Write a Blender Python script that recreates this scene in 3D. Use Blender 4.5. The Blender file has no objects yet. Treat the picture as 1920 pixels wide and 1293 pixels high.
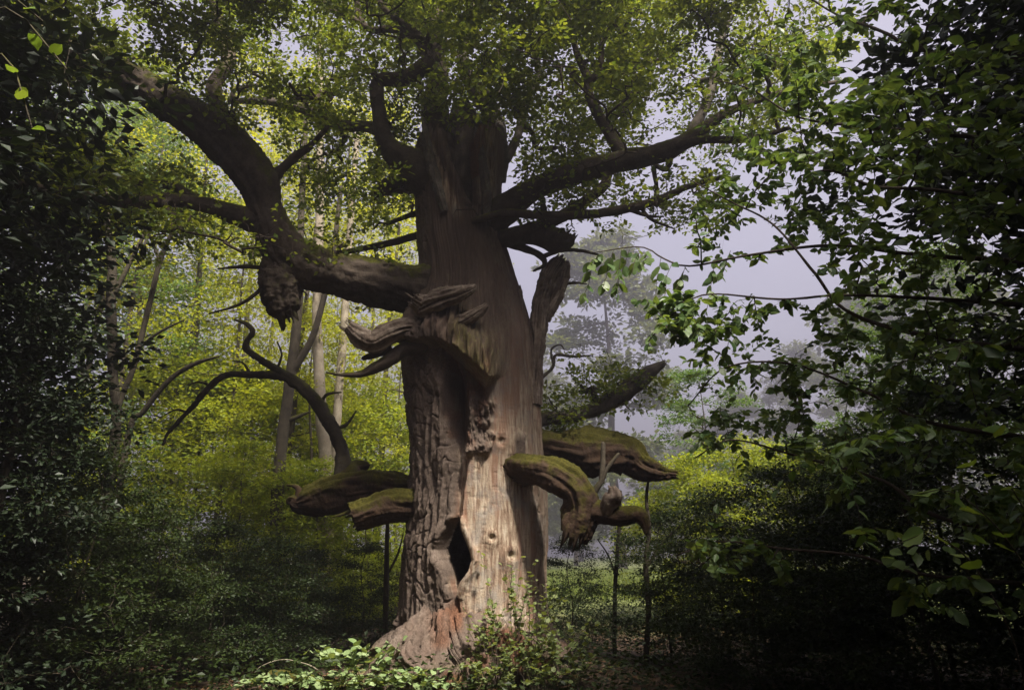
import bpy, math, random
import numpy as np
from mathutils import Matrix, Vector

# ------------------------------------------------------------------ camera, sky, sun, exposure
sc = bpy.context.scene
COL = sc.collection
F = 1397.0                      # focal length in photograph pixels (1920 wide)
CX, CY = 960.0, 646.5
PITCH = math.radians(15.7)
CAM = np.array([0.0, 0.0, 1.6])
cp, sp = math.cos(PITCH), math.sin(PITCH)

cam_d = bpy.data.cameras.new('camera')
cam = bpy.data.objects.new('camera', cam_d)
COL.objects.link(cam)
cam_d.sensor_width = 36.0
cam_d.lens = F * 36.0 / 1920.0
cam_d.clip_start = 0.05
cam_d.clip_end = 2000.0
cam.location = CAM
cam.rotation_euler = (math.pi / 2 + PITCH, 0, 0)
sc.camera = cam

SUN_EL, SUN_AZ = math.radians(57), math.radians(152)   # azimuth: towards the sun, from +Y, clockwise
world = bpy.data.worlds.new('World')
sc.world = world
world.use_nodes = True
wn = world.node_tree
for n in list(wn.nodes):
    wn.nodes.remove(n)
sky = wn.nodes.new('ShaderNodeTexSky')
sky.sky_type = 'NISHITA'
sky.sun_disc = False
sky.sun_elevation = SUN_EL
sky.sun_rotation = SUN_AZ
sky.dust_density = 6.0
sky.air_density = 1.0
sky.ozone_density = 1.0
tint = wn.nodes.new('ShaderNodeMix'); tint.data_type = 'RGBA'; tint.blend_type = 'MIX'
tint.inputs['Factor'].default_value = 0.55
tint.inputs['B'].default_value = (6.6, 6.15, 7.35, 1)      # milky overcast veil
bg = wn.nodes.new('ShaderNodeBackground')
bg.inputs['Strength'].default_value = 0.050
wo = wn.nodes.new('ShaderNodeOutputWorld')
wn.links.new(sky.outputs[0], tint.inputs['A'])
wn.links.new(tint.outputs['Result'], bg.inputs['Color'])
wn.links.new(bg.outputs[0], wo.inputs['Surface'])

sun_d = bpy.data.lights.new('sun', 'SUN')
sun_d.energy = 5.0
sun_d.angle = math.radians(5)
sun_d.color = (1.0, 0.93, 0.82)
sun = bpy.data.objects.new('sun', sun_d)
COL.objects.link(sun)
sdir = Vector((math.sin(SUN_AZ) * math.cos(SUN_EL), math.cos(SUN_AZ) * math.cos(SUN_EL), math.sin(SUN_EL)))
sun.rotation_euler = sdir.to_track_quat('Z', 'Y').to_euler()
sun.location = (0, -5, 40)

sc.view_settings.view_transform = 'Standard'
sc.view_settings.look = 'None'
sc.view_settings.exposure = 1.6
sc.view_settings.gamma = 1.0
sc.render.engine = 'CYCLES'
sc.cycles.use_denoising = True
sc.cycles.max_bounces = 9
sc.cycles.diffuse_bounces = 5
sc.cycles.glossy_bounces = 1
sc.cycles.transmission_bounces = 6
sc.cycles.volume_bounces = 0
sc.cycles.transparent_max_bounces = 4
sc.cycles.caustics_reflective = False
sc.cycles.caustics_refractive = False

# ------------------------------------------------------------------ helpers
rng = np.random.default_rng(7)
D = 10.7                        # distance of the old tree's axis


def ray(x, y):
    u = (np.asarray(x, float) - CX) / F
    v = (CY - np.asarray(y, float)) / F
    return np.stack([u, cp - v * sp, sp + v * cp], -1)


def at(x, y, Y):
    """point where the view ray of a photo pixel meets the vertical plane at distance Y"""
    d = ray(x, y)
    return CAM + d * (np.asarray(Y, float) / d[..., 1])[..., None]


def mpp(x, y, Y):
    """metres per photo pixel there"""
    return Y / ray(x, y)[..., 1] / F


def project(P):
    q = np.asarray(P) - CAM
    z = q[..., 1] * cp + q[..., 2] * sp
    up = -q[..., 1] * sp + q[..., 2] * cp
    z = np.where(np.abs(z) < 1e-6, 1e-6, z)
    return CX + F * q[..., 0] / z, CY - F * up / z, z


def hash3(ix, iy, iz):
    h = (ix.astype(np.int64) * 374761393 + iy.astype(np.int64) * 668265263 + iz.astype(np.int64) * 2147483647 + 12345) & 0xFFFFFFFF
    h = ((h ^ (h >> 13)) * 1274126177) & 0xFFFFFFFF
    h = ((h ^ (h >> 16)) * 2246822519) & 0xFFFFFFFF
    return ((h ^ (h >> 15)) & 0xFFFFFF) / float(0xFFFFFF)


def vnoise(x, y, z):
    x, y, z = np.broadcast_arrays(x, y, z)
    fx, fy, fz = np.floor(x), np.floor(y), np.floor(z)
    ix, iy, iz = fx.astype(np.int64), fy.astype(np.int64), fz.astype(np.int64)
    tx, ty, tz = x - fx, y - fy, z - fz
    tx = tx * tx * (3 - 2 * tx); ty = ty * ty * (3 - 2 * ty); tz = tz * tz * (3 - 2 * tz)
    r = 0
    for a in (0, 1):
        for b in (0, 1):
            for c in (0, 1):
                w = (tx if a else 1 - tx) * (ty if b else 1 - ty) * (tz if c else 1 - tz)
                r = r + w * hash3(ix + a, iy + b, iz + c)
    return r * 2 - 1


def fbm(x, y, z, o=3):
    r, a, s = 0, 1.0, 0
    for i in range(o):
        r = r + a * vnoise(x * 2 ** i + 17 * i, y * 2 ** i + 5 * i, z * 2 ** i + 9 * i)
        s += a
        a *= 0.5
    return r / s


def sm(a, b, x):
    t = np.clip((x - a) / (b - a), 0, 1)
    return t * t * (3 - 2 * t)


def unit(v):
    return v / np.maximum(np.linalg.norm(v, axis=-1, keepdims=True), 1e-9)


def mesh_from(name, V, faces, attrs=None, smooth=True):
    """faces: list of int arrays (n,k)"""
    me = bpy.data.meshes.new(name)
    V = np.asarray(V, np.float32)
    me.vertices.add(len(V))
    me.vertices.foreach_set('co', V.ravel())
    faces = [np.asarray(f, np.int32) for f in faces if len(f)]
    loops = np.concatenate([f.ravel() for f in faces])
    tot = np.concatenate([np.full(len(f), f.shape[1], np.int32) for f in faces])
    start = np.concatenate([[0], np.cumsum(tot)[:-1]]).astype(np.int32)
    me.loops.add(len(loops))
    me.loops.foreach_set('vertex_index', loops)
    me.polygons.add(len(tot))
    me.polygons.foreach_set('loop_start', start)
    me.polygons.foreach_set('loop_total', tot)
    me.polygons.foreach_set('use_smooth', np.full(len(tot), smooth, bool))
    for k, a in (attrs or {}).items():
        at_ = me.attributes.new(k, 'FLOAT', 'POINT')
        at_.data.foreach_set('value', np.asarray(a, np.float32).ravel())
    me.update(calc_edges=True)
    return me


def add(name, me, mat=None, parent=None, loc=None):
    o = bpy.data.objects.new(name, me)
    COL.objects.link(o)
    if mat is not None and me is not None and len(me.materials) == 0:
        me.materials.append(mat)
    if parent is not None:
        o.parent = parent
    if loc is not None:
        o.location = loc
    return o


def thing(name, label, cat, loc=(0, 0, 0), rz=0.0, scale=1.0, group=None):
    o = bpy.data.objects.new(name, None)
    COL.objects.link(o)
    o.empty_display_size = 0.2
    o.location = [float(v) for v in loc]
    o.rotation_euler = (0, 0, rz)
    o.scale = (scale, scale, scale)
    o['label'] = label
    o['category'] = cat
    if group:
        o['group'] = group
    return o


def tag(o, label, cat, group=None):
    o['label'] = label; o['category'] = cat
    if group:
        o['group'] = group
    return o


def copy_thing(src, label, loc, rz, scale, group=None):
    c = src.copy()
    COL.objects.link(c)
    c.location = [float(v) for v in loc]; c.rotation_euler = (0, 0, rz); c.scale = (scale,) * 3
    c['label'] = label
    if group:
        c['group'] = group
    for ch in src.children:
        d = ch.copy(); COL.objects.link(d); d.parent = c
        for g in ch.children:
            e = g.copy(); COL.objects.link(e); e.parent = d
    return c


def catmull(P, n):
    P = np.asarray(P, float)
    if len(P) < 3:
        t = np.linspace(0, 1, n)[:, None]
        return P[0] * (1 - t) + P[-1] * t
    Q = np.vstack([2 * P[0] - P[1], P, 2 * P[-1] - P[-2]])
    seg = np.linalg.norm(np.diff(P[:, :3], axis=0), axis=1)
    cum = np.concatenate([[0], np.cumsum(seg)]); s = np.linspace(0, cum[-1], n)
    i = np.clip(np.searchsorted(cum, s, side='right') - 1, 0, len(P) - 2)
    t = ((s - cum[i]) / np.maximum(seg[i], 1e-9))[:, None]
    a, b, c, d = Q[i], Q[i + 1], Q[i + 2], Q[i + 3]
    return 0.5 * (2 * b + (c - a) * t + (2 * a - 5 * b + 4 * c - d) * t * t + (3 * b - a - 3 * c + d) * t ** 3)


def frames(C):
    T = unit(np.gradient(C, axis=0))
    N = np.zeros_like(T)
    r = np.array([0, 0, 1.0]) if abs(T[0][2]) < 0.9 else np.array([0, -1.0, 0])
    n = r - T[0] * r.dot(T[0])
    for i in range(len(T)):
        n = n - T[i] * n.dot(T[i])
        n /= max(np.linalg.norm(n), 1e-9)
        N[i] = n
    return T, N, np.cross(T, N)


def tube(path, n_len, sides, lump=0.12, ridge=0.05, rfreq=5.0, lfreq=1.0, seed=0.0, end='taper', twist=0.0,
         start_flare=0.0, flat=1.0, fuzz=0.0, rlen=.16):
    """path rows: x y z r. A limb with lumps and long bark ridges. Returns V, faces, attrs."""
    S = catmull(path, n_len)
    C, R = S[:, :3], np.maximum(S[:, 3], 0.002)
    T, N, B = frames(C)
    s = np.concatenate([[0], np.cumsum(np.linalg.norm(np.diff(C, axis=0), axis=1))])
    th = np.linspace(0, 2 * np.pi, sides, endpoint=False)
    TH = th[None, :] + twist * s[:, None]
    if start_flare:
        R = R * (1 + start_flare * np.exp(-s / (R[0] * 1.2)))
    ct, st = np.cos(TH), np.sin(TH)
    rr = R[:, None]
    k = rfreq
    sv = s[:, None]
    l = fbm(ct * 1.1 + seed, st * 1.1 + seed * 1.7, sv * lfreq * 1.6 / np.mean(R) * 0.25, 3)
    n1 = vnoise(ct * k + seed * 3, st * k, sv * k * rlen / np.mean(R))
    n2 = vnoise(ct * k * 2.1 + seed * 5, st * k * 2.1, sv * k * rlen * 2.5 / np.mean(R))
    rid = (1 - np.abs(n1) * 2) * 0.7 + n2 * 0.45
    rad = rr * (1 + lump * l * 2 + ridge * rid)
    V = C[:, None, :] + (N[:, None, :] * ct[..., None] + B[:, None, :] * st[..., None] * flat) * rad[..., None]
    if fuzz:
        fz = fbm(V[..., 0] * 9 + seed, V[..., 1] * 9, V[..., 2] * 9, 2) * .7 + vnoise(V[..., 0] * 34, V[..., 1] * 34, V[..., 2] * 34) * .45
        V = V + unit(V - C[:, None, :]) * (fz * fuzz)[..., None]
    nl = len(C)
    up = (N[:, None, 2] * ct + B[:, None, 2] * st)
    att = {'up': up.ravel(), 'ridge': rid.ravel(), 'sl': np.repeat(s / max(s[-1], 1e-6), sides)}
    V = V.reshape(-1, 3)
    i = np.arange(nl - 1)[:, None] * sides; j = np.arange(sides)[None, :]; j2 = (j + 1) % sides
    faces = [np.stack([i + j, i + j2, i + sides + j2, i + sides + j], -1).reshape(-1, 4)]
    # end caps
    base = len(V)
    if end == 'broken':
        jit = fbm(np.cos(th) * 4 + seed, np.sin(th) * 4, np.full(sides, 2.0), 3)
        V[-sides:] += T[-1] * (jit * R[-1] * 2.6)[:, None]
        inner = C[-1] + (N[-1] * np.cos(th)[:, None] + B[-1] * np.sin(th)[:, None] * flat) * (R[-1] * 0.55 * (1 + 0.3 * jit[::-1]))[:, None] - T[-1] * R[-1] * 0.25
        V = np.vstack([V, inner, (C[-1] - T[-1] * R[-1] * 0.5)[None]])
        a = (nl - 1) * sides
        jj = np.arange(sides); jn = (jj + 1) % sides
        faces.append(np.stack([a + jj, a + jn, base + jn, base + jj], -1))
        faces.append(np.stack([base + jj, base + jn, np.full(sides, base + sides)], -1))
        for kk, dv in (('up', 0.0), ('ridge', 0.0), ('sl', 1.0)):
            att[kk] = np.concatenate([att[kk], np.full(sides + 1, dv)])
    else:
        V = np.vstack([V, (C[-1] + T[-1] * R[-1] * 0.8)[None]])
        a = (nl - 1) * sides
        jj = np.arange(sides); jn = (jj + 1) % sides
        faces.append(np.stack([a + jj, a + jn, np.full(sides, base)], -1))
        for kk, dv in (('up', 0.0), ('ridge', 0.0), ('sl', 1.0)):
            att[kk] = np.concatenate([att[kk], [dv]])
    return V, faces, att


def polys_mesh(P, R, sides=4):
    """many thin twigs: P (T,k,3), R (T,k) -> V, faces"""
    Tn, k, _ = P.shape
    d = unit(P[:, -1] - P[:, 0])
    ref = np.where(np.abs(d[:, 2:3]) < 0.8, np.array([[0, 0, 1.0]]), np.array([[1.0, 0, 0]]))
    n = unit(np.cross(d, ref)); b = np.cross(d, n)
    th = np.linspace(0, 2 * np.pi, sides, endpoint=False)
    off = n[:, None, :] * np.cos(th)[None, :, None] + b[:, None, :] * np.sin(th)[None, :, None]
    V = P[:, :, None, :] + off[:, None] * R[:, :, None, None]
    V = V.reshape(-1, 3)
    t = np.arange(Tn)[:, None, None] * (k * sides); i = np.arange(k - 1)[None, :, None] * sides
    j = np.arange(sides)[None, None, :]; j2 = (j + 1) % sides
    f = np.stack([t + i + j, t + i + j2, t + i + sides + j2, t + i + sides + j], -1).reshape(-1, 4)
    return V, [f]


def merge(parts):
    Vs, Fs, At, off = [], [], {}, 0
    keys = None
    for p in parts:
        V, F_ = p[0], p[1]
        a = p[2] if len(p) > 2 else {}
        keys = list(a.keys()) if keys is None else keys
        Vs.append(V); Fs += [np.asarray(f) + off for f in F_]; off += len(V)
        for k in keys:
            At.setdefault(k, []).append(a.get(k, np.zeros(len(V))))
    return np.vstack(Vs), Fs, {k: np.concatenate(v) for k, v in At.items()}


class Brancher:
    """grows a branch network: every new target is joined to the nearest wood already there"""
    def __init__(self, cap=60000):
        self.P = np.zeros((cap, 3)); self.R = np.zeros(cap); self.n = 0

    def seed(self, pts, rad):
        pts = np.asarray(pts); m = len(pts)
        self.P[self.n:self.n + m] = pts; self.R[self.n:self.n + m] = rad; self.n += m

    def attach(self, targets, r0, r1, k=5, wob=0.12, bow=0.1, maxd=None, mind=0.0, gen=rng):
        targets = np.asarray(targets, float)
        if self.n:
            d0 = np.array([np.min(np.sum((self.P[:self.n] - t) ** 2, 1)) for t in targets])
            targets = targets[np.argsort(d0)]
        out, rad = [], []
        for t in targets:
            d2 = np.sum((self.P[:self.n] - t) ** 2, 1)
            j = int(np.argmin(d2)); L = math.sqrt(d2[j])
            if (maxd and L > maxd) or L < mind:
                continue
            a = self.P[j].copy()
            u = np.linspace(0, 1, k)[:, None]
            p = a * (1 - u) + t * u
            p[1:-1] += gen.normal(0, wob * L, (k - 2, 3))
            p[:, 2] += (np.sin(u[:, 0] * np.pi)) * bow * L
            ra = min(r0, self.R[j] * 0.85)
            rr = ra + (min(r1, ra) - ra) * u[:, 0]
            out.append(p); rad.append(rr)
            self.seed(p[1:], rr[1:])
        if not out:
            return np.zeros((0, k, 3)), np.zeros((0, k))
        return np.array(out), np.array(rad)


# ---- leaf shapes: x across, y along, z normal, unit length
def leaf_template(kind):
    if kind == 'rhomb':
        V = [(0, 0, 0), (0.30, 0.45, 0.07), (0, 1, -0.06), (-0.30, 0.45, 0.07)]
        Fc = [(0, 1, 2), (0, 2, 3)]
    elif kind == 'oval':
        V = [(0, 0, 0), (0.20, 0.16, .03), (0.31, 0.45, .06), (0.20, 0.76, .03), (0, 1, -.07),
             (-0.20, 0.76, .03), (-0.31, 0.45, .06), (-0.20, 0.16, .03), (0, .45, -.01)]
        Fc = [(8, i, i + 1) for i in range(7)] + [(8, 7, 0)]
    elif kind == 'oak':
        V = [(0, 0, 0), (0.10, 0.22, .02), (.20, .36, .04), (.16, .50, .02), (.30, .68, .05), (.17, .86, .02), (0, 1, -.05),
             (-.17, .86, .02), (-.30, .68, .05), (-.16, .50, .02), (-.20, .36, .04), (-.10, .22, .02), (0, .55, -.01)]
        Fc = [(12, i, i + 1) for i in range(11)] + [(12, 11, 0)]
    elif kind == 'round':     # hazel: broad, toothed point
        V = [(0, .02, 0), (.22, .0, .03), (.40, .22, .07), (.46, .46, .08), (.36, .72, .04), (.16, .88, -.01), (0, 1.04, -.08),
             (-.16, .88, -.01), (-.36, .72, .04), (-.46, .46, .08), (-.40, .22, .07), (-.22, .0, .03), (0, .5, -.02)]
        Fc = [(12, i, i + 1) for i in range(11)] + [(12, 11, 0)]
    return np.array(V, float), np.array(Fc)


def leaf_axes(dirs, norms):
    y = unit(dirs)
    z = unit(norms - y * np.sum(norms * y, 1, keepdims=True) + 1e-6)
    x = np.cross(y, z)
    return x, y, z


def leaves_mesh(name, pos, dirs, norms, size, kind, gen=rng, width=1.0):
    TV, TF = leaf_template(kind)
    x, y, z = leaf_axes(dirs, norms)
    s = size[:, None, None]
    V = pos[:, None] + s * (TV[None, :, 0:1] * width * x[:, None] + TV[None, :, 1:2] * y[:, None] + TV[None, :, 2:3] * z[:, None])
    m = len(TV)
    f = (TF[None] + (np.arange(len(pos)) * m)[:, None, None]).reshape(-1, 3)
    rnd = np.repeat(gen.random(len(pos)), m)
    return mesh_from(name, V.reshape(-1, 3), [f], {'rnd': rnd}, smooth=False)


def sprays(tips, tdirs, per, spread, size, gen=rng, flat=0.5, droop=0.0, nz=1.0, nr=0.7, sv=0.3):
    """leaves clustered round twig ends"""
    n = len(tips) * per
    c = np.repeat(tips, per, 0); d = np.repeat(tdirs, per, 0)
    off = gen.normal(0, 1, (n, 3)); off[:, 2] *= flat
    pos = c + off * spread * 0.55 - d * gen.random((n, 1)) * spread * 0.6
    di = unit(off * np.array([1, 1, 0.6]) + d * 0.6 + gen.normal(0, .35, (n, 3)))
    di[:, 2] -= droop
    nn = gen.normal(0, nr, (n, 3)); nn[:, 2] += nz
    sz = size * (1 + gen.normal(0, sv, n)).clip(0.45, 1.7)
    return pos, unit(di), unit(nn), sz


LEAFMESH = {}


def leaf_objects(pos, dirs, norms, size, kind, mats, parent, width=1.0, gen=rng):
    """single leaves as objects of their own, sharing a few meshes"""
    x, y, z = leaf_axes(dirs, norms)
    for i in range(len(pos)):
        v = int(gen.integers(0, 3)); key = (kind, mats.name, v, width)
        if key not in LEAFMESH:
            TV, TF = leaf_template(kind)
            TV = TV.copy(); TV[:, 0] *= width
            TV[:, 2] += (gen.random(len(TV)) - 0.5) * 0.07 + (v - 1) * 0.10 * (TV[:, 1] ** 2) - 0.05 * np.abs(TV[:, 0]) * v
            me = mesh_from('leaf', TV, [TF], {'rnd': np.full(len(TV), 0.2 + 0.3 * v)}, smooth=True)
            me.materials.append(mats)
            LEAFMESH[key] = me
        o = bpy.data.objects.new('leaf', LEAFMESH[key])
        COL.objects.link(o)
        o.parent = parent
        s = float(size[i])
        o.matrix_local = Matrix(((x[i][0] * s, y[i][0] * s, z[i][0] * s, pos[i][0]), (x[i][1] * s, y[i][1] * s, z[i][1] * s, pos[i][1]),
                                 (x[i][2] * s, y[i][2] * s, z[i][2] * s, pos[i][2]), (0, 0, 0, 1)))


def biggest(pos, size, m=300):
    px, py, z = project(pos)
    ok = (px > 0) & (px < 1920) & (py > 0) & (py < 1293) & (z > .3)
    score = np.where(ok, size / np.maximum(z, .3), -1)
    idx = np.argsort(-score)[:m]
    idx = idx[score[idx] > 0]
    mask = np.zeros(len(pos), bool); mask[idx] = True
    return mask


# ------------------------------------------------------------------ materials
def nt(name):
    m = bpy.data.materials.new(name); m.use_nodes = True
    t = m.node_tree
    for n in list(t.nodes):
        t.nodes.remove(n)
    return m, t, t.nodes, t.links


def leaf_mat(name, c1, c2, trans=0.4, tcol=None, rough=0.5, spec=0.3):
    m, t, N, L = nt(name)
    a = N.new('ShaderNodeAttribute'); a.attribute_name = 'rnd'
    oi = N.new('ShaderNodeObjectInfo')
    ad = N.new('ShaderNodeMath'); ad.operation = 'MULTIPLY_ADD'; ad.inputs[1].default_value = 0.35
    L.new(oi.outputs['Random'], ad.inputs[0])
    ml = N.new('ShaderNodeMath'); ml.operation = 'MULTIPLY'; ml.inputs[1].default_value = 0.65
    L.new(a.outputs['Fac'], ml.inputs[0]); L.new(ml.outputs[0], ad.inputs[2])
    r = N.new('ShaderNodeValToRGB')
    r.color_ramp.elements[0].color = (*c1, 1); r.color_ramp.elements[0].position = 0.1
    r.color_ramp.elements[1].color = (*c2, 1); r.color_ramp.elements[1].position = 0.9
    L.new(ad.outputs[0], r.inputs[0])
    p = N.new('ShaderNodeBsdfPrincipled'); p.inputs['Roughness'].default_value = rough
    p.inputs['Specular IOR Level'].default_value = spec
    L.new(r.outputs[0], p.inputs['Base Color'])
    tr = N.new('ShaderNodeBsdfTranslucent')
    mx = N.new('ShaderNodeMix'); mx.data_type = 'RGBA'; mx.blend_type = 'MULTIPLY'; mx.inputs['Factor'].default_value = 1
    mx.inputs['B'].default_value = (*(tcol or (1.5, 1.35, .55)), 1)
    L.new(r.outputs[0], mx.inputs['A']); L.new(mx.outputs['Result'], tr.inputs['Color'])
    ms = N.new('ShaderNodeMixShader'); ms.inputs[0].default_value = trans
    L.new(p.outputs[0], ms.inputs[1]); L.new(tr.outputs[0], ms.inputs[2])
    o = N.new('ShaderNodeOutputMaterial'); L.new(ms.outputs[0], o.inputs['Surface'])
    return m


def noise_node(N, L, scale, vec=None, detail=5, rough=.6, dist=0.0):
    n = N.new('ShaderNodeTexNoise'); n.inputs['Scale'].default_value = scale
    n.inputs['Detail'].default_value = detail; n.inputs['Roughness'].default_value = rough
    n.inputs['Distortion'].default_value = dist
    if vec is not None:
        L.new(vec, n.inputs['Vector'])
    return n


def ramp(N, L, src, stops):
    r = N.new('ShaderNodeValToRGB'); e = r.color_ramp.elements
    while len(e) < len(stops):
        e.new(0.5)
    for i, (p, c) in enumerate(stops):
        e[i].position = p; e[i].color = (*c, 1) if len(c) == 3 else c
    L.new(src, r.inputs[0])
    return r


def mixc(N, L, fac, a, b, mode='MIX'):
    m = N.new('ShaderNodeMix'); m.data_type = 'RGBA'; m.blend_type = mode
    for s, v in (('Factor', fac), ('A', a), ('B', b)):
        if hasattr(v, 'is_linked') or hasattr(v, 'links'):
            L.new(v, m.inputs[s])
        elif isinstance(v, (int, float)):
            m.inputs[s].default_value = v
        else:
            m.inputs[s].default_value = (*v, 1)
    return m.outputs['Result']


def mathn(N, L, op, a, b=0.0):
    m = N.new('ShaderNodeMath'); m.operation = op
    for i, v in enumerate((a, b)):
        if isinstance(v, (int, float)):
            m.inputs[i].default_value = v
        else:
            L.new(v, m.inputs[i])
    return m.outputs[0]


def attr(N, name):
    a = N.new('ShaderNodeAttribute'); a.attribute_name = name
    return a.outputs['Fac']


def wood_mat(name, bark_dark, bark_light, moss=0.0, moss_dir=True, lichen=0.0, moss_col=((.035, .045, .008), (.13, .12, .018))):
    """bark for limbs and stems; moss sits on the upper side"""
    m, t, N, L = nt(name)
    g = N.new('ShaderNodeNewGeometry')
    n1 = noise_node(N, L, 6.0, g.outputs['Position'], 6)
    n2 = noise_node(N, L, 38.0, g.outputs['Position'], 4)
    f = mathn(N, L, 'MULTIPLY_ADD', n1.outputs[0], 0.7)
    f = mathn(N, L, 'ADD', mathn(N, L, 'MULTIPLY', n1.outputs[0], .65), mathn(N, L, 'MULTIPLY', n2.outputs[0], .35))
    col = ramp(N, L, f, [(.32, bark_dark), (.68, bark_light)]).outputs[0]
    if lichen:
        n4 = noise_node(N, L, 9.0, g.outputs['Position'], 5)
        k = ramp(N, L, n4.outputs[0], [(.56, (0, 0, 0)), (.64, (lichen,) * 3)]).outputs[0]
        col = mixc(N, L, k, col, (.22, .24, .18))
    if moss:
        n3 = noise_node(N, L, 4.5, g.outputs['Position'], 6, .65)
        a = attr(N, 'up')
        k = mathn(N, L, 'ADD', mathn(N, L, 'MULTIPLY', a, .34), mathn(N, L, 'MULTIPLY', n3.outputs[0], 1.1))
        k = ramp(N, L, k, [(.74 - .35 * moss, (0, 0, 0)), (.92 - .35 * moss, (1, 1, 1))]).outputs[0]
        n5 = noise_node(N, L, 60.0, g.outputs['Position'], 3)
        mc = ramp(N, L, n5.outputs[0], [(.3, moss_col[0]), (.75, moss_col[1])]).outputs[0]
        col = mixc(N, L, k, col, mc)
    p = N.new('ShaderNodeBsdfPrincipled'); p.inputs['Roughness'].default_value = .9
    p.inputs['Specular IOR Level'].default_value = .15
    L.new(col, p.inputs['Base Color'])
    b = N.new('ShaderNodeBump'); b.inputs['Strength'].default_value = .6; b.inputs['Distance'].default_value = .02
    L.new(n2.outputs[0], b.inputs['Height']); L.new(b.outputs[0], p.inputs['Normal'])
    o = N.new('ShaderNodeOutputMaterial'); L.new(p.outputs[0], o.inputs['Surface'])
    return m


def trunk_mat():
    m, t, N, L = nt('old_oak_trunk')
    g = N.new('ShaderNodeNewGeometry')
    mp = N.new('ShaderNodeMapping'); mp.inputs['Scale'].default_value = (1, 1, .13)
    L.new(g.outputs['Position'], mp.inputs['Vector'])
    nf = noise_node(N, L, 26.0, mp.outputs[0], 6, .65, .6)       # fibres
    nb = noise_node(N, L, 5.0, mp.outputs[0], 5, .6, .4)         # wide streaks
    nm = noise_node(N, L, 3.2, g.outputs['Position'], 6, .62)
    nh = noise_node(N, L, 45.0, g.outputs['Position'], 4)
    wf = mathn(N, L, 'ADD', mathn(N, L, 'MULTIPLY', nf.outputs[0], .55), mathn(N, L, 'MULTIPLY', nb.outputs[0], .45))
    wood = ramp(N, L, wf, [(.34, (.05, .028, .02)), (.43, (.18, .118, .08)), (.52, (.35, .28, .205)), (.66, (.52, .46, .385))]).outputs[0]
    red = ramp(N, L, nb.outputs[0], [(.48, (0, 0, 0)), (.60, (.75,) * 3)]).outputs[0]
    wood = mixc(N, L, red, wood, (.17, .075, .042))
    grey = ramp(N, L, nm.outputs[0], [(.52, (0, 0, 0)), (.66, (.55,) * 3)]).outputs[0]
    wood = mixc(N, L, grey, wood, (.20, .195, .185))
    # horizontal checking of the dried wood
    mp2 = N.new('ShaderNodeMapping'); mp2.inputs['Scale'].default_value = (.25, .25, 2.2)
    L.new(g.outputs['Position'], mp2.inputs['Vector'])
    nc = noise_node(N, L, 17.0, mp2.outputs[0], 4, .6)
    chk = ramp(N, L, nc.outputs[0], [(.34, (.28,) * 3), (.42, (0, 0, 0))]).outputs[0]
    wood = mixc(N, L, mathn(N, L, 'MULTIPLY', chk, attr(N, 'check')), wood, (.10, .06, .04))
    old = mixc(N, L, nf.outputs[0], (.045, .028, .022), (.14, .10, .08))      # weathered brown heart wood
    wood = mixc(N, L, attr(N, 'old'), wood, old)
    bf = mathn(N, L, 'ADD', mathn(N, L, 'MULTIPLY', nm.outputs[0], .5), mathn(N, L, 'MULTIPLY', nh.outputs[0], .5))
    bark = ramp(N, L, bf, [(.34, (.05, .036, .028)), (.52, (.115, .086, .068)), (.7, (.20, .16, .13))]).outputs[0]
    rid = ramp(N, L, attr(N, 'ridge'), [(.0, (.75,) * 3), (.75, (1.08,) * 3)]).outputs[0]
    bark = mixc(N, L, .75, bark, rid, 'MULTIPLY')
    col = mixc(N, L, attr(N, 'bark'), wood, bark)
    rot = ramp(N, L, nh.outputs[0], [(.3, (.05, .020, .011)), (.7, (.19, .085, .045))]).outputs[0]
    col = mixc(N, L, attr(N, 'rot'), col, rot)
    mo = ramp(N, L, nh.outputs[0], [(.3, (.05, .048, .012)), (.72, (.22, .19, .05))]).outputs[0]
    mk = mathn(N, L, 'MULTIPLY', attr(N, 'moss'), ramp(N, L, nf.outputs[0], [(.38, (0, 0, 0)), (.58, (1, 1, 1))]).outputs[0])
    col = mixc(N, L, mk, col, mo)
    p = N.new('ShaderNodeBsdfPrincipled'); p.inputs['Roughness'].default_value = .85
    p.inputs['Specular IOR Level'].default_value = .2
    L.new(col, p.inputs['Base Color'])
    h = mathn(N, L, 'ADD', nf.outputs[0], mathn(N, L, 'MULTIPLY', nh.outputs[0], .7))
    b = N.new('ShaderNodeBump'); b.inputs['Strength'].default_value = .7; b.inputs['Distance'].default_value = .02
    L.new(h, b.inputs['Height']); L.new(b.outputs[0], p.inputs['Normal'])
    o = N.new('ShaderNodeOutputMaterial'); L.new(p.outputs[0], o.inputs['Surface'])
    return m


def dead_mat():
    m, t, N, L = nt('silver_dead_wood')
    g = N.new('ShaderNodeNewGeometry')
    n1 = noise_node(N, L, 7.0, g.outputs['Position'], 6, .65, .8)
    n2 = noise_node(N, L, 45.0, g.outputs['Position'], 4)
    f = mathn(N, L, 'ADD', mathn(N, L, 'MULTIPLY', attr(N, 'ridge'), .28), mathn(N, L, 'MULTIPLY', n1.outputs[0], .75))
    col = ramp(N, L, f, [(.25, (.07, .048, .035)), (.5, (.20, .155, .12)), (.8, (.40, .345, .29))]).outputs[0]
    p = N.new('ShaderNodeBsdfPrincipled'); p.inputs['Roughness'].default_value = .85
    p.inputs['Specular IOR Level'].default_value = .2
    L.new(col, p.inputs['Base Color'])
    b = N.new('ShaderNodeBump'); b.inputs['Strength'].default_value = .6; b.inputs['Distance'].default_value = .015
    L.new(n2.outputs[0], b.inputs['Height']); L.new(b.outputs[0], p.inputs['Normal'])
    o = N.new('ShaderNodeOutputMaterial'); L.new(p.outputs[0], o.inputs['Surface'])
    return m


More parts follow.
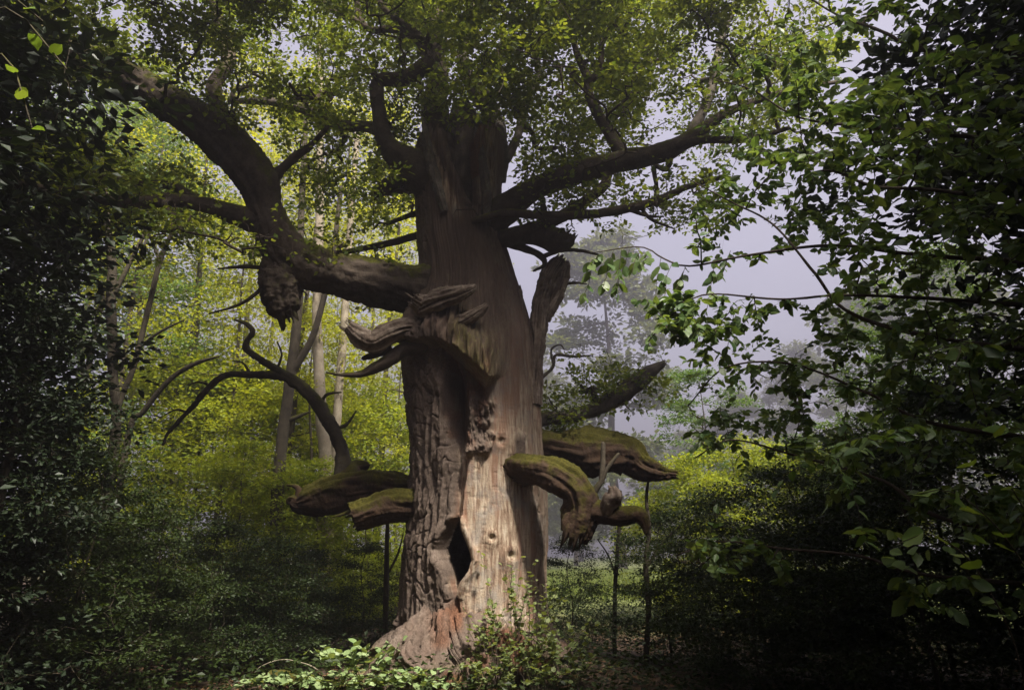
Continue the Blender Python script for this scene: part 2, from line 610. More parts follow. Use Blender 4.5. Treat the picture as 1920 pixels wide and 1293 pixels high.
M_TRUNK = trunk_mat()
M_DEAD = dead_mat()
M_LIMB = wood_mat('oak_limb_bark', (.030, .022, .017), (.10, .078, .06), moss=.25)
M_LIMB_GREY = wood_mat('oak_limb_grey', (.05, .042, .036), (.15, .125, .105), moss=.1, lichen=.3)
M_MOSSY = wood_mat('mossy_limb_bark', (.016, .011, .008), (.075, .045, .028), moss=.5, moss_col=((.022, .026, .005), (.105, .088, .014)))
M_TWIG = wood_mat('oak_twig', (.030, .023, .018), (.08, .062, .045))
M_STEM = wood_mat('sapling_stem', (.028, .024, .018), (.085, .07, .05), moss=.2)
M_PALE = wood_mat('pale_bark', (.18, .15, .11), (.36, .31, .24), lichen=.2)
M_OAKLEAF = leaf_mat('oak_leaf', (.08, .125, .024), (.22, .26, .05), .58)
M_OAKDARK = leaf_mat('oak_leaf_deep', (.022, .042, .010), (.060, .090, .020), .38)
M_YELLOW = leaf_mat('beech_yellow_green', (.18, .23, .018), (.38, .40, .035), .5)
M_GREEN = leaf_mat('hornbeam_green', (.055, .12, .030), (.15, .22, .055), .42)
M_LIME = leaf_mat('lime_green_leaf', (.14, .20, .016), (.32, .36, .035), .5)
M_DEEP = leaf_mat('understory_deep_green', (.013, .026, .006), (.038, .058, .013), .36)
M_BEECH = leaf_mat('beech_green', (.060, .120, .038), (.15, .21, .070), .44, spec=.4, rough=.42)
M_HAZEL = leaf_mat('hazel_leaf', (.10, .18, .030), (.19, .26, .055), .4, spec=.35)
M_BRAMBLE = leaf_mat('bramble_leaf', (.16, .24, .09), (.30, .38, .18), .3, spec=.35)
M_SHRUB = leaf_mat('trunk_shrub_leaf', (.12, .165, .055), (.25, .30, .12), .42)
M_YEW = leaf_mat('yew_dark', (.007, .014, .006), (.018, .030, .011), .12)
M_FAR = leaf_mat('far_tree_leaf', (.06, .085, .03), (.13, .15, .05), .4)
M_GRASS = leaf_mat('grass_blade', (.10, .15, .03), (.20, .23, .05), .35)


def ground_mat():
    m, t, N, L = nt('forest_floor')
    g = N.new('ShaderNodeNewGeometry')
    n1 = noise_node(N, L, .09, g.outputs['Position'], 5)
    n2 = noise_node(N, L, 14.0, g.outputs['Position'], 6, .7)
    litter = ramp(N, L, n2.outputs[0], [(.3, (.022, .014, .008)), (.6, (.08, .05, .028)), (.8, (.14, .09, .05))]).outputs[0]
    grass = ramp(N, L, n2.outputs[0], [(.3, (.05, .07, .015)), (.75, (.16, .18, .04))]).outputs[0]
    sep = N.new('ShaderNodeSeparateXYZ'); L.new(g.outputs['Position'], sep.inputs[0])
    # the meadow beyond the wood's edge
    k = mathn(N, L, 'ADD', mathn(N, L, 'MULTIPLY', sep.outputs[0], .03), mathn(N, L, 'MULTIPLY', sep.outputs[1], .028))
    k = mathn(N, L, 'ADD', k, mathn(N, L, 'MULTIPLY', n1.outputs[0], .6))
    kk = ramp(N, L, k, [(.80, (0, 0, 0)), (.98, (1, 1, 1))]).outputs[0]
    col = mixc(N, L, kk, litter, grass)
    p = N.new('ShaderNodeBsdfPrincipled'); p.inputs['Roughness'].default_value = .95
    L.new(col, p.inputs['Base Color'])
    b = N.new('ShaderNodeBump'); b.inputs['Strength'].default_value = .8; b.inputs['Distance'].default_value = .05
    L.new(n2.outputs[0], b.inputs['Height']); L.new(b.outputs[0], p.inputs['Normal'])
    o = N.new('ShaderNodeOutputMaterial'); L.new(p.outputs[0], o.inputs['Surface'])
    return m


# ------------------------------------------------------------------ ground
def ground_z(x, y):
    z = 0.10 * vnoise(x * .35, y * .35, np.zeros_like(x)) + .25 * vnoise(x * .06 + 9, y * .06, np.zeros_like(x))
    return z * sm(0, 6, np.hypot(x, y - D)) * .8 + .18 * np.exp(-((x + .1) ** 2 + (y - D) ** 2) / 5.0)


lin = np.linspace(-1, 1, 161)
gx = np.sign(lin) * (np.abs(lin) ** 2.2) * 400
X, Yg = np.meshgrid(gx, gx + D, indexing='ij')
Zg = ground_z(X, Yg)
n = len(lin)
I, J = np.meshgrid(np.arange(n - 1), np.arange(n - 1), indexing='ij')
gf = np.stack([I * n + J, (I + 1) * n + J, (I + 1) * n + J + 1, I * n + J + 1], -1).reshape(-1, 4)
ground = add('ground', mesh_from('ground', np.stack([X, Yg, Zg], -1).reshape(-1, 3), [gf]), ground_mat())
ground['kind'] = 'structure'

# ------------------------------------------------------------------ the old oak
oak_base = np.array([at(895, 1250, D)[0], D, 0.0])
oak = thing('ancient_oak', 'ancient hollow oak with huge gnarled trunk, mossy broken limbs and spreading crown', 'tree', (0, 0, 0))

SIL = np.array([  # y, left, right of the trunk in photo pixels
    (215, 800, 945), (250, 795, 945), (280, 782, 942), (310, 776, 940), (350, 779, 936), (400, 782, 937), (460, 785, 945), (500, 788, 957),
    (540, 784, 970), (570, 776, 980), (600, 770, 990), (640, 762, 1000), (700, 764, 1008), (760, 774, 1012), (850, 779, 1018), (920, 777, 1021),
    (980, 768, 1023), (1050, 763, 1022), (1120, 761, 1022), (1160, 758, 1025), (1185, 748, 1028), (1210, 735, 1036), (1240, 714, 1052),
    (1262, 694, 1072), (1300, 655, 1105)], float)


def build_trunk():
    zt = at(np.full(len(SIL), 900.0), SIL[:, 0], np.full(len(SIL), D))[:, 2]
    xl = at(SIL[:, 1], SIL[:, 0], np.full(len(SIL), D))[:, 0]
    xr = at(SIL[:, 2], SIL[:, 0], np.full(len(SIL), D))[:, 0]
    o = np.argsort(zt); zt, xl, xr = zt[o], xl[o], xr[o]
    Mz, Nt = 860, 440
    z = np.linspace(-0.35, zt[-1], Mz)
    L_, R_ = np.interp(z, zt, xl), np.interp(z, zt, xr)
    k = np.ones(9) / 9
    pad = lambda a: np.convolve(np.pad(a, 4, mode='edge'), k, 'valid')
    L_, R_ = pad(L_), pad(R_)
    cx, a = (L_ + R_) / 2, (R_ - L_) / 2
    b = a * .92
    u = np.linspace(-1, 1, Nt, endpoint=False)
    th = np.pi * (.52 * u + .48 * u ** 3)
    TH, Z = np.meshgrid(th, z)
    S, C_ = np.sin(TH), np.cos(TH)
    px0 = cx[:, None] + a[:, None] * S
    py0 = D - b[:, None] * C_
    P = np.stack([px0, py0, Z], -1)
    nrm = unit(np.stack([S / a[:, None], -C_ / b[:, None], np.zeros_like(S)], -1))
    px, py, _ = project(P)
    front = sm(-.05, .25, C_)
    d = np.zeros_like(S)
    rad = a[:, None]
    arc = TH * rad
    # --- boundary between the living bark and the bare wood
    yb = [560, 640, 700, 800, 900, 960, 1000, 1040, 1090, 1120, 1170, 1200, 1300]
    xb = [790, 826, 838, 846, 853, 850, 836, 826, 842, 850, 856, 885, 900]
    wig = 6 * vnoise(px * 0, py / 38.0, 0 * px) + 2 * vnoise(px / 30 + 3, py / 12.0, 0 * px) + 1.0 * vnoise(px / 9, py / 5.0, 0 * px)
    xc = np.interp(py, yb, xb) + wig
    low = sm(585, 640, py)
    bark = (1 - sm(-3, 4, px - xc)) * low
    bark = np.where(C_ < 0, np.where(S < 0, 1.0, np.clip(1 - sm(-.5, .0, C_), 0, 1)), bark)
    bark = np.maximum(bark, (1 - sm(792, 803, px + wig)) * front * .6)
    # rough dark bark patch under the collar
    wig2 = wig + 7 * vnoise(px / 12, py / 12, 0 * px + 17)
    patch = sm(860, 876, px + wig2) * (1 - sm(912, 928, px + wig2)) * sm(725, 765, py + wig2) * (1 - sm(836, 860, py + wig2 * 1.5)) * front
    strip = sm(962, 967, px + wig * .6) * (1 - sm(980, 986, px + wig)) * sm(800, 830, py) * (1 - sm(890, 915, py)) * front
    edge = sm(996, 1003, px + wig * .6) * sm(850, 880, py) * (1 - sm(1020, 1060, py)) * front * .5
    bark = np.clip(np.maximum.reduce([bark, patch, strip, edge]), 0, 1)
    # --- collar of the lost limb: overhanging lip
    ylow = np.interp(px, [740, 775, 830, 862, 885, 912, 930, 960], [640, 652, 652, 668, 690, 722, 715, 700]) + wig * .8
    h = ylow - py
    xm = sm(748, 800, px) * (1 - sm(900, 965, px + (py - 640) * .2))
    lip = sm(0, 12, h) * (1 - sm(10, 150, h)) * xm * front
    d += lip * .34
    hang = vnoise(px / 7.0, py / 45.0 + px / 30, 0 * px) * .5 + vnoise(px / 3.0, py / 26.0 + px / 20, 0 * px) * .55
    d += lip * hang * .16
    # hollow below the collar and the cleft running down to the hole
    rec = sm(828, 842, px + wig * .5) * (1 - sm(905, 930, px)) * sm(-4, 6, -h) * (1 - sm(800, 862, py)) * front
    d -= rec * .17
    d += patch * (.05 + .09 * fbm(px / 8.0, py / 13.0, 0 * px, 3))
    cw = np.interp(py, [640, 700, 780, 860, 920, 975, 1010, 1100, 1150, 1180], [4, 15, 16, 13, 8, 6, 4, 4, 5, 3])
    cxx = np.interp(py, [640, 700, 800, 900, 975, 1040, 1110, 1180], [842, 852, 857, 861, 856, 850, 851, 858]) + wig * .4
    crack = np.exp(-((px - cxx) / cw) ** 4) * sm(650, 690, py) * (1 - sm(1150, 1185, py)) * front
    d -= crack * np.interp(py, [650, 700, 860, 960, 1100, 1180], [.1, .34, .26, .14, .12, .1])
    # bark stands proud of the wood
    d += bark * .045 * low
    # rolled rim and hole
    hy = [968, 980, 1000, 1030, 1050, 1070, 1090, 1108, 1122]
    hl = np.interp(py, hy, [852, 843, 833, 822, 827, 836, 844, 849, 851]) + wig * .5
    hr = np.interp(py, hy, [853, 859, 866, 878, 881, 875, 862, 856, 852]) + wig * .35
    sd = np.minimum(px - hl, hr - px)
    sd = np.where((py < 966) | (py > 1124) | (C_ < .2), -40, sd)
    rim = np.exp(-((sd + 9) / 8.0) ** 2) * sm(950, 980, py) * (1 - sm(1100, 1135, py))
    d += rim * .05
    hole = sm(-1.5, 2.5, sd)
    d -= hole * .30
    # upper slit of the broken crown
    sy = [205, 250, 290, 330, 360, 385]
    sl = np.interp(py, sy, [822, 830, 842, 858, 872, 890]) + wig * .5
    sr = np.interp(py, sy, [884, 886, 889, 893, 896, 897]) + wig * .3
    sd2 = np.minimum(px - sl, sr - px)
    sd2 = np.where((py > 386) | (C_ < .2), -40, sd2)
    slit = sm(-1.5, 2.5, sd2)
    d -= slit * .22
    d += np.exp(-((sd2 + 8) / 7.0) ** 2) * .04 * (py < 400)
    # knots
    for kx, ky, kr in ((940, 826, 9), (922, 1008, 8), (905, 842, 6), (958, 1042, 10)):
        q = ((px - kx) ** 2 + (py - ky) ** 2) / kr ** 2
        d += front * (.05 * np.exp(-q / 3) - .08 * np.exp(-q * 1.4))
    # --- surface relief
    rw = 1 - bark
    d += .035 * fbm(S * 3.2, C_ * 3.2, Z * .5, 3) * rad
    sh = vnoise(S * 2.2, C_ * 2.2, Z * .9) * .35            # bark ridges wander
    q = arc / .10 + sh * 2.2
    n1 = vnoise(q, Z * 2.0 + sh, 0 * Z)
    n2 = vnoise(arc / .040 + sh * 3, Z * 5.5, 0 * Z + 7)
    n3 = vnoise(arc / .022, Z * 24, 0 * Z + 3)
    ridge = np.clip(1 - np.abs(n1) * 1.9, -1, 1) * .6 + n2 * .35 + n3 * .16
    c2 = np.abs(vnoise(arc / .12 + sh * 2, Z * 5.5 + vnoise(arc / .3, Z * 1.5, 0 * Z) * 1.5, 0 * Z + 41))
    ridge = ridge - .55 * (1 - sm(.0, .16, c2))
    amp = np.interp(py, [600, 900, 1000, 1180], [.06, .062, .055, .05])
    d += bark * amp * ridge
    fib = vnoise(arc / .05 + sh, Z * .55, 0 * Z + 2) * .6 + vnoise(arc / .018 + sh, Z * 1.2, 0 * Z + 5) * .4
    flute = vnoise(arc / .17 + sh * .6, Z * .30, 0 * Z + 11)
    rough_up = 1 - sm(600, 900, py)
    d += rw * (fib * (.008 + .016 * rough_up) + flute * (.012 + .04 * rough_up))
    chk = vnoise(arc / .12, Z * 22, 0 * Z + 21)
    d -= rw * sm(.35, .7, chk) * .006 * sm(690, 760, py) * (.3 + .7 * sm(0, .5, vnoise(arc / .5, Z * 2, 0 * Z + 31)))
    # --- root flare: buttresses, folds and rotten wood
    rt = sm(1140, 1235, py)
    lobes = vnoise(S * 2.6 + 4, C_ * 2.6, Z * .7 + 3)
    d += rt * (.26 * lobes + .13 * fbm(S * 6 * rad, C_ * 6 * rad, Z * 4.2, 3))
    fold = np.abs(vnoise(px / 17.0 + py / 60, py / 30.0, 0 * px + 5))
    d += rt * front * (.24 * sm(.0, .3, fold) - .12)
    fold2 = np.abs(vnoise(px / 7.0 + py / 30, py / 14.0, 0 * px + 15))
    d += rt * front * .08 * sm(.0, .4, fold2)
    rotm = sm(1150, 1185, py) * sm(815, 842, px + wig * 2) * (1 - sm(905, 950, px + wig * 2 + (py - 1200) * .3)) * front
    rotm = np.maximum(rotm, np.exp(-((px - 858) / 18) ** 2) * sm(1110, 1150, py) * front)
    rotm = np.maximum(rotm, .55 * rec * sm(.1, .5, vnoise(px / 12., py / 22., 0 * px + 8)))
    rotm = np.maximum(rotm, .7 * sm(870, 885, px) * (1 - sm(905, 915, px)) * (py < 330) * front)
    pit = np.exp(-(((px - 856) / 13) ** 2 + ((py - 1196) / 16) ** 2)) * front
    d -= pit * .35
    bark = np.clip(np.maximum(bark, rt * front * .75 * (1 - rotm)), 0, 1)
    moss = lip * .9 * sm(842, 870, px) + sm(1190, 1240, py) * .8 * (1 - sm(735, 790, px)) + .6 * sm(1210, 1260, py) * sm(.1, .5, vnoise(px / 25., py / 25., 0 * px))
    moss = moss + .45 * (1 - sm(1000, 1060, py)) * sm(1012, 1020, px) * front * 0
    old = np.clip((1 - sm(560, 840, py)) * .92 * sm(-.2, .4, fib * .5 + .45) + .25 * flute * rough_up, 0, 1)
    old = np.maximum(old, rec * .8)
    pale = (sm(894, 900, px + wig * .4) * (1 - sm(920, 935, px + wig * .4)) + sm(815, 822, px + (py - 330) * -.4) * (1 - sm(834, 842, px + (py - 330) * -.4))) * sm(215, 240, py) * (1 - sm(380, 430, py)) * front
    old = old * (1 - .75 * pale)
    V = P + nrm * d[..., None]
    # jagged top
    jag = z[-1] - .12 - .5 * np.abs(vnoise(TH * 2.5 + 1, 0 * TH, 0 * TH + 4)) - .25 * np.abs(vnoise(TH * 8, 0 * TH, 0 * TH + 1))
    kill = (Z > jag) | (hole > .75) | (slit > .7)
    i = np.arange(Mz - 1)[:, None] * Nt; j = np.arange(Nt)[None]; j2 = (j + 1) % Nt
    f = np.stack([i + j, i + j2, i + Nt + j2, i + Nt + j], -1).reshape(-1, 4)
    kf = kill.ravel()[f].all(1)
    f = f[~kf]
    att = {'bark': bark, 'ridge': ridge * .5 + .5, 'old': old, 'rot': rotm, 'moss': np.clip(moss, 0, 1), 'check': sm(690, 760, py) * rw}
    return mesh_from('trunk', V.reshape(-1, 3), [f], att)


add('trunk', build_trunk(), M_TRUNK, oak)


def pxpath(rows):
    """rows: x, y, radius in px, depth offset from the trunk axis in metres -> x y z r"""
    r = np.array(rows, float)
    Y = D + r[:, 3]
    P = at(r[:, 0], r[:, 1], Y)
    R = r[:, 2] * mpp(r[:, 0], r[:, 1], Y)
    return np.column_stack([P, R])


BR = Brancher(90000)
_seed = [1.0]


def limb(name, rows, mat, parent, n=70, sides=28, seedit=True, **kw):
    _seed[0] += 3.71
    path = pxpath(rows)
    V, Fc, A = tube(path, n, sides, seed=_seed[0], **kw)
    o = add(name, mesh_from(name, V, Fc, A), mat, parent)
    if seedit:
        S = catmull(path, max(12, n // 2))
        BR.seed(S[2:, :3], S[2:, 3])
    return o


# great left limb with its elbow, its hanging burl and its fork
L1 = limb('limb', [(840, 545, 50, -.1), (780, 545, 50, -.25), (700, 530, 42, -.45), (620, 512, 37, -.6), (560, 492, 42, -.75), (522, 450, 37, -.9),
                   (498, 390, 31, -.95), (484, 345, 36, -1.0), (440, 285, 37, -1.05), (385, 238, 35, -1.0), (310, 188, 32, -.9), (210, 130, 27, -.7),
                   (100, 80, 22, -.4), (-60, 20, 16, 0)], M_LIMB, oak, n=340, sides=64, ridge=.11, lump=.10, rfreq=6, rlen=.07, fuzz=.04)
limb('burl', [(545, 480, 36, -.75), (530, 510, 35, -.78), (527, 545, 33, -.8), (532, 578, 27, -.8), (536, 592, 17, -.8)], M_LIMB, L1, n=90, sides=64,
     ridge=.2, lump=.14, rfreq=6, end='broken', seedit=False, fuzz=.05)
limb('branch', [(505, 420, 22, -.95), (460, 408, 20, -1.0), (400, 388, 15, -1.1), (330, 376, 13, -1.3), (240, 378, 12, -1.5), (140, 366, 11, -1.7),
                (40, 345, 9, -1.9), (-80, 330, 7, -2.1)], M_LIMB, L1, n=110, sides=22, lump=.14, ridge=.06)
limb('branch', [(380, 385, 10, -1.1), (330, 352, 8, -1.0), (270, 342, 7, -.9), (180, 330, 6, -.9), (90, 332, 4, -.8)], M_LIMB, L1, n=60, sides=12, lump=.14)
limb('branch', [(505, 345, 12, -1.0), (528, 318, 9, -1.0), (552, 296, 8, -1.05), (580, 275, 6, -1.1)], M_LIMB, L1, n=30, sides=14, lump=.2, end='broken')
limb('branch', [(440, 275, 18, -1.05), (400, 170, 14, -.8), (430, 110, 12, -.6), (410, 40, 10, -.4), (390, -40, 8, -.2)], M_LIMB, L1, n=60, sides=16, lump=.12)
limb('branch', [(500, 505, 4, -.8), (490, 540, 4, -.8), (450, 570, 3, -.8), (392, 588, 1.5, -.8)], M_LIMB, L1, n=24, sides=8, seedit=False)
limb('branch', [(500, 502, 4, -.8), (455, 500, 4, -.8), (408, 504, 1.5, -.8)], M_LIMB, L1, n=24, sides=8, seedit=False)

# crooked top limb on the left of the crown break
T1 = limb('limb', [(815, 350, 40, -.2), (785, 318, 34, -.3), (745, 290, 23, -.4), (722, 262, 17, -.45), (712, 215, 14, -.5), (706, 168, 12, -.5), (716, 150, 13, -.5),
                   (760, 146, 14, -.5), (800, 122, 15, -.5), (818, 96, 11, -.45), (822, 60, 8, -.3)], M_LIMB, oak, n=150, sides=28, lump=.1, ridge=.06)
limb('branch', [(806, 112, 12, -.5), (780, 72, 8, -.5), (735, 55, 7, -.5), (695, 56, 6.5, -.5), (676, 36, 6, -.5), (668, 0, 5, -.5), (660, -40, 4, -.5)], M_LIMB, T1, n=70, sides=14, lump=.14)
limb('branch', [(810, 92, 9, -.5), (770, 55, 7, -.6), (735, 30, 6, -.6), (712, 5, 5, -.6), (690, -40, 4, -.6)], M_LIMB, T1, n=60, sides=14, lump=.14)
limb('branch', [(690, 55, 6, -.5), (650, 28, 5, -.5), (612, 15, 4, -.5), (605, -20, 3, -.5)], M_LIMB, T1, n=40, sides=10, lump=.14)
limb('branch', [(724, 250, 13, -.45), (690, 238, 11, -.4), (630, 232, 10, -.3), (570, 205, 9, -.1), (500, 190, 7, .2), (430, 190, 5, .5)], M_LIMB_GREY, T1, n=60, sides=14, lump=.12)
limb('branch', [(812, 100, 9, -.5), (830, 92, 6, -.5), (846, 84, 2, -.5)], M_LIMB, T1, n=16, sides=10, lump=.2, seedit=False)
# broken shells and stems of the crown break
limb('shell', [(835, 400, 14, -.55), (815, 330, 17, -.58), (803, 280, 15, -.55), (797, 240, 9, -.5), (795, 222, 3, -.5)], M_LIMB_GREY, oak, n=120, sides=60, ridge=.14, rlen=.05, fuzz=.018, rfreq=6, flat=.6, seedit=False)
limb('shell', [(912, 420, 12, -.50), (912, 360, 14, -.52), (905, 310, 14, -.50), (897, 270, 12, -.42), (893, 240, 5, -.4)], M_LIMB_GREY, oak, n=120, sides=60, ridge=.14, rlen=.05, fuzz=.018, rfreq=6, flat=.6, seedit=False)
limb('shell', [(870, 420, 30, .5), (870, 340, 36, .55), (872, 280, 36, .55), (868, 225, 26, .5), (866, 190, 12, .5)], M_LIMB, oak, n=90, sides=40, ridge=.12, rlen=.05, seedit=False)
T2 = limb('limb', [(830, 330, 30, .38), (822, 250, 28, .3), (815, 195, 23, .2), (822, 140, 18, .3), (812, 70, 14, .4), (830, 0, 10, .5), (840, -60, 8, .6)], M_LIMB, oak, n=90, sides=26, lump=.12)
T3 = limb('limb', [(922, 340, 24, .3), (928, 270, 26, .1), (918, 205, 18, .2), (880, 150, 15, .3), (868, 100, 12, .4), (890, 50, 10, .5), (880, -50, 7, .6)], M_LIMB_GREY, oak, n=90, sides=26, lump=.14)
limb('branch', [(945, 300, 12, .1), (968, 262, 8, .2), (985, 200, 7, .4), (1010, 140, 6, .6), (1000, 60, 5, .8), (1020, -20, 4, 1.0)], M_LIMB_GREY, T3, n=60, sides=12, lump=.12)
# left stub by the crown
limb('stub', [(800, 345, 22, 0), (760, 345, 18, .1), (725, 352, 17, .15), (700, 362, 7, .2)], M_LIMB, oak, n=40, sides=22, lump=.25, ridge=.1, end='broken', seedit=False)
limb('branch', [(800, 435, 10, .2), (770, 445, 7, .3), (720, 458, 6, .5), (660, 470, 5, .7), (600, 478, 4, .9)], M_LIMB, oak, n=40, sides=12, lump=.15)
limb('branch', [(800, 395, 7, .3), (765, 405, 5, .4), (725, 420, 3, .5)], M_LIMB, oak, n=24, sides=10, lump=.15)

# right limbs
R1 = limb('limb', [(900, 440, 34, -.05), (945, 395, 28, -.25), (1000, 356, 21, -.4), (1070, 328, 20, -.55), (1160, 303, 20, -.7), (1235, 288, 18, -.75), (1290, 262, 14, -.7),
                   (1345, 222, 9, -.6), (1400, 195, 7, -.5), (1500, 165, 5, -.3), (1600, 150, 3, 0)], M_LIMB, oak, n=170, sides=30, lump=.1, ridge=.06)
limb('branch', [(1172, 300, 15, -.7), (1150, 262, 12, -.7), (1126, 222, 10, -.7), (1104, 175, 9, -.65), (1102, 148, 8, -.6), (1080, 95, 6, -.5), (1068, 40, 5, -.4), (1050, -20, 4, -.3)], M_LIMB, R1, n=70, sides=16, lump=.14)
limb('branch', [(1103, 155, 8, -.6), (1125, 130, 6, -.55), (1130, 80, 5, -.5), (1160, 30, 4, -.4), (1170, -20, 3, -.3)], M_LIMB, R1, n=50, sides=12, lump=.12)
limb('branch', [(1110, 120, 5, -.55), (1180, 130, 4, -.4), (1240, 110, 3, -.2)], M_LIMB, R1, n=30, sides=8, lump=.12)
limb('branch', [(1290, 262, 11, -.7), (1330, 180, 9, -.4), (1345, 110, 8, -.2), (1360, 50, 6, .1), (1400, -20, 5, .3)], M_LIMB_GREY, R1, n=60, sides=12, lump=.12)
limb('branch', [(1240, 284, 10, -.75), (1320, 262, 8, -.9), (1400, 262, 6, -1.0), (1480, 240, 4, -1.1)], M_LIMB, R1, n=50, sides=12, lump=.12)
limb('branch', [(1138, 312, 9, -.65), (1134, 345, 9, -.7), (1105, 372, 10, -.65), (1060, 402, 11, -.5), (1010, 425, 13, -.4), (950, 446, 17, -.2), (920, 455, 18, 0)], M_LIMB, R1, n=60, sides=18, lump=.12)
limb('burl', [(960, 445, 14, -.2), (1000, 440, 19, -.3), (1035, 446, 21, -.35), (1062, 448, 17, -.4), (1070, 442, 10, -.4)], M_LIMB, oak, n=40, sides=26, lump=.2, ridge=.1, end='broken', seedit=False)
R3 = limb('limb', [(885, 415, 6, -.62), (950, 400, 8, -.75), (1020, 404, 8, -.85), (1100, 402, 8, -.95), (1170, 392, 9, -1.0), (1230, 376, 8, -1.05), (1290, 350, 6, -1.1), (1360, 330, 4, -1.2)], M_LIMB, oak, n=80, sides=14, lump=.14)
limb('branch', [(1180, 392, 5, -1.0), (1215, 405, 3, -1.0), (1245, 406, 1.5, -1.0)], M_LIMB, R3, n=16, sides=8, seedit=False)
limb('branch', [(1200, 388, 4, -1.0), (1222, 412, 3, -1.0), (1262, 428, 1.5, -1.0)], M_LIMB, R3, n=16, sides=8, seedit=False)
limb('branch', [(950, 455, 9, 0), (990, 468, 7, -.1), (1016, 482, 6, -.1), (1020, 497, 4, -.1), (1000, 508, 2, -.1)], M_LIMB_GREY, oak, n=30, sides=10, lump=.1, seedit=False)
limb('branch', [(1015, 482, 5, -.1), (1050, 470, 4, -.15), (1090, 470, 3.5, -.2), (1130, 480, 1.5, -.3)], M_LIMB_GREY, oak, n=24, sides=8, seedit=False)

# broken shell standing off the trunk on the right, and the splinter beside it
limb('splinter', [(1003, 760, 13, -.25), (1004, 690, 15, -.2), (1008, 630, 17, -.15), (1014, 570, 17, -.1), (1030, 522, 19, -.05), (1046, 496, 17, 0), (1052, 484, 10, 0)], M_DEAD, oak,
     n=220, sides=60, ridge=.34, rlen=.05, fuzz=.018, lump=.1, rfreq=6, end='broken', seedit=False, flat=.8)
limb('splinter', [(1022, 600, 8, -.1), (1048, 545, 10, -.05), (1058, 510, 9, 0), (1064, 490, 4, 0)], M_DEAD, oak, n=80, sides=60, ridge=.34, rlen=.05, fuzz=.018, end='broken', seedit=False)
limb('splinter', [(972, 640, 12, -.25), (974, 590, 11, -.22), (975, 560, 8, -.2), (975, 535, 2, -.2)], M_DEAD, oak, n=160, sides=60, ridge=.34, rlen=.05, fuzz=.018, seedit=False, flat=.6)
limb('splinter', [(1052, 535, 3, 0), (1075, 530, 3, 0), (1100, 532, 1.2, 0)], M_LIMB_GREY, oak, n=16, sides=8, seedit=False)

# dead snags on the face of the trunk
limb('snag', [(845, 615, 26, -.55), (815, 592, 20, -.85), (792, 574, 15, -1.05), (775, 562, 11, -1.15)], M_DEAD, oak, n=100, sides=60, ridge=.34, rlen=.05, fuzz=.018, rfreq=5, lump=.12, end='broken', seedit=False)
limb('snag', [(785, 580, 12, -1.05), (820, 562, 17, -1.12), (855, 552, 14, -1.15), (882, 542, 8, -1.15), (892, 536, 3, -1.15)], M_DEAD, oak, n=120, sides=60, ridge=.34, rlen=.05, fuzz=.018, rfreq=5, lump=.12, seedit=False)
limb('snag', [(845, 612, 16, -.85), (875, 598, 11, -1.05), (898, 584, 9, -1.1), (912, 572, 5, -1.1)], M_DEAD, oak, n=160, sides=60, ridge=.34, rlen=.05, fuzz=.018, lump=.15, seedit=False)
S1 = limb('snag', [(840, 622, 26, -.5), (795, 620, 20, -.8), (758, 616, 17, -.95), (725, 628, 19, -1.0), (700, 640, 19, -1.0), (676, 630, 16, -1.0), (655, 612, 10, -1.0)], M_DEAD, oak,
          n=220, sides=60, ridge=.34, rlen=.05, fuzz=.018, rfreq=5, lump=.14, end='broken', seedit=False)
limb('snag', [(800, 645, 15, -.75), (755, 655, 13, -.85), (720, 682, 12, -.9), (680, 700, 7, -.9), (645, 703, 4, -.9), (612, 698, 1.5, -.9)], M_LIMB, oak, n=60, sides=20, ridge=.1, lump=.2, seedit=False)
limb('snag', [(735, 652, 8, -.85), (705, 664, 7, -.85), (680, 672, 4, -.85)], M_LIMB, oak, n=20, sides=12, ridge=.1, lump=.2, seedit=False)

# low mossy limbs, left
LM = limb('limb', [(830, 915, 24, .3), (770, 915, 22, .4), (720, 912, 28, .5), (670, 917, 33, .55), (620, 925, 34, .6), (585, 936, 26, .6), (560, 942, 16, .6), (548, 935, 8, .6), (540, 942, 5, .6)], M_MOSSY, oak,
          n=260, sides=72, lump=.22, ridge=.17, rlen=.07, rfreq=5, seedit=False, fuzz=.020)
limb('stub', [(560, 935, 8, .6), (560, 918, 6, .6), (552, 911, 4, .6), (538, 909, 2, .6)], M_MOSSY, LM, n=24, sides=12, lump=.2, seedit=False)
limb('stub', [(660, 905, 24, .6), (662, 888, 22, .65), (672, 876, 14, .7), (690, 872, 6, .7)], M_MOSSY, LM, n=24, sides=22, lump=.3, seedit=False)
AR = limb('branch', [(642, 890, 14, .65), (640, 850, 12, .65), (625, 805, 13, .65), (600, 765, 13, .65), (570, 730, 11, .65), (540, 705, 9, .65), (505, 684, 7, .65), (466, 658, 6, .65),
                     (462, 640, 5.5, .65), (474, 622, 5, .65), (462, 608, 4, .65), (440, 599, 2, .65)], M_STEM, LM, n=160, sides=20, lump=.24, fuzz=.012, seedit=False)
limb('branch', [(562, 724, 9, .65), (530, 706, 8, .65), (480, 702, 7, .65), (425, 703, 6.5, .65), (395, 722, 6, .7), (365, 757, 5, .7), (335, 790, 4, .7), (315, 812, 3, .7), (305, 834, 2, .7)], M_STEM, LM,
     n=120, sides=16, lump=.26, fuzz=.010, seedit=False)
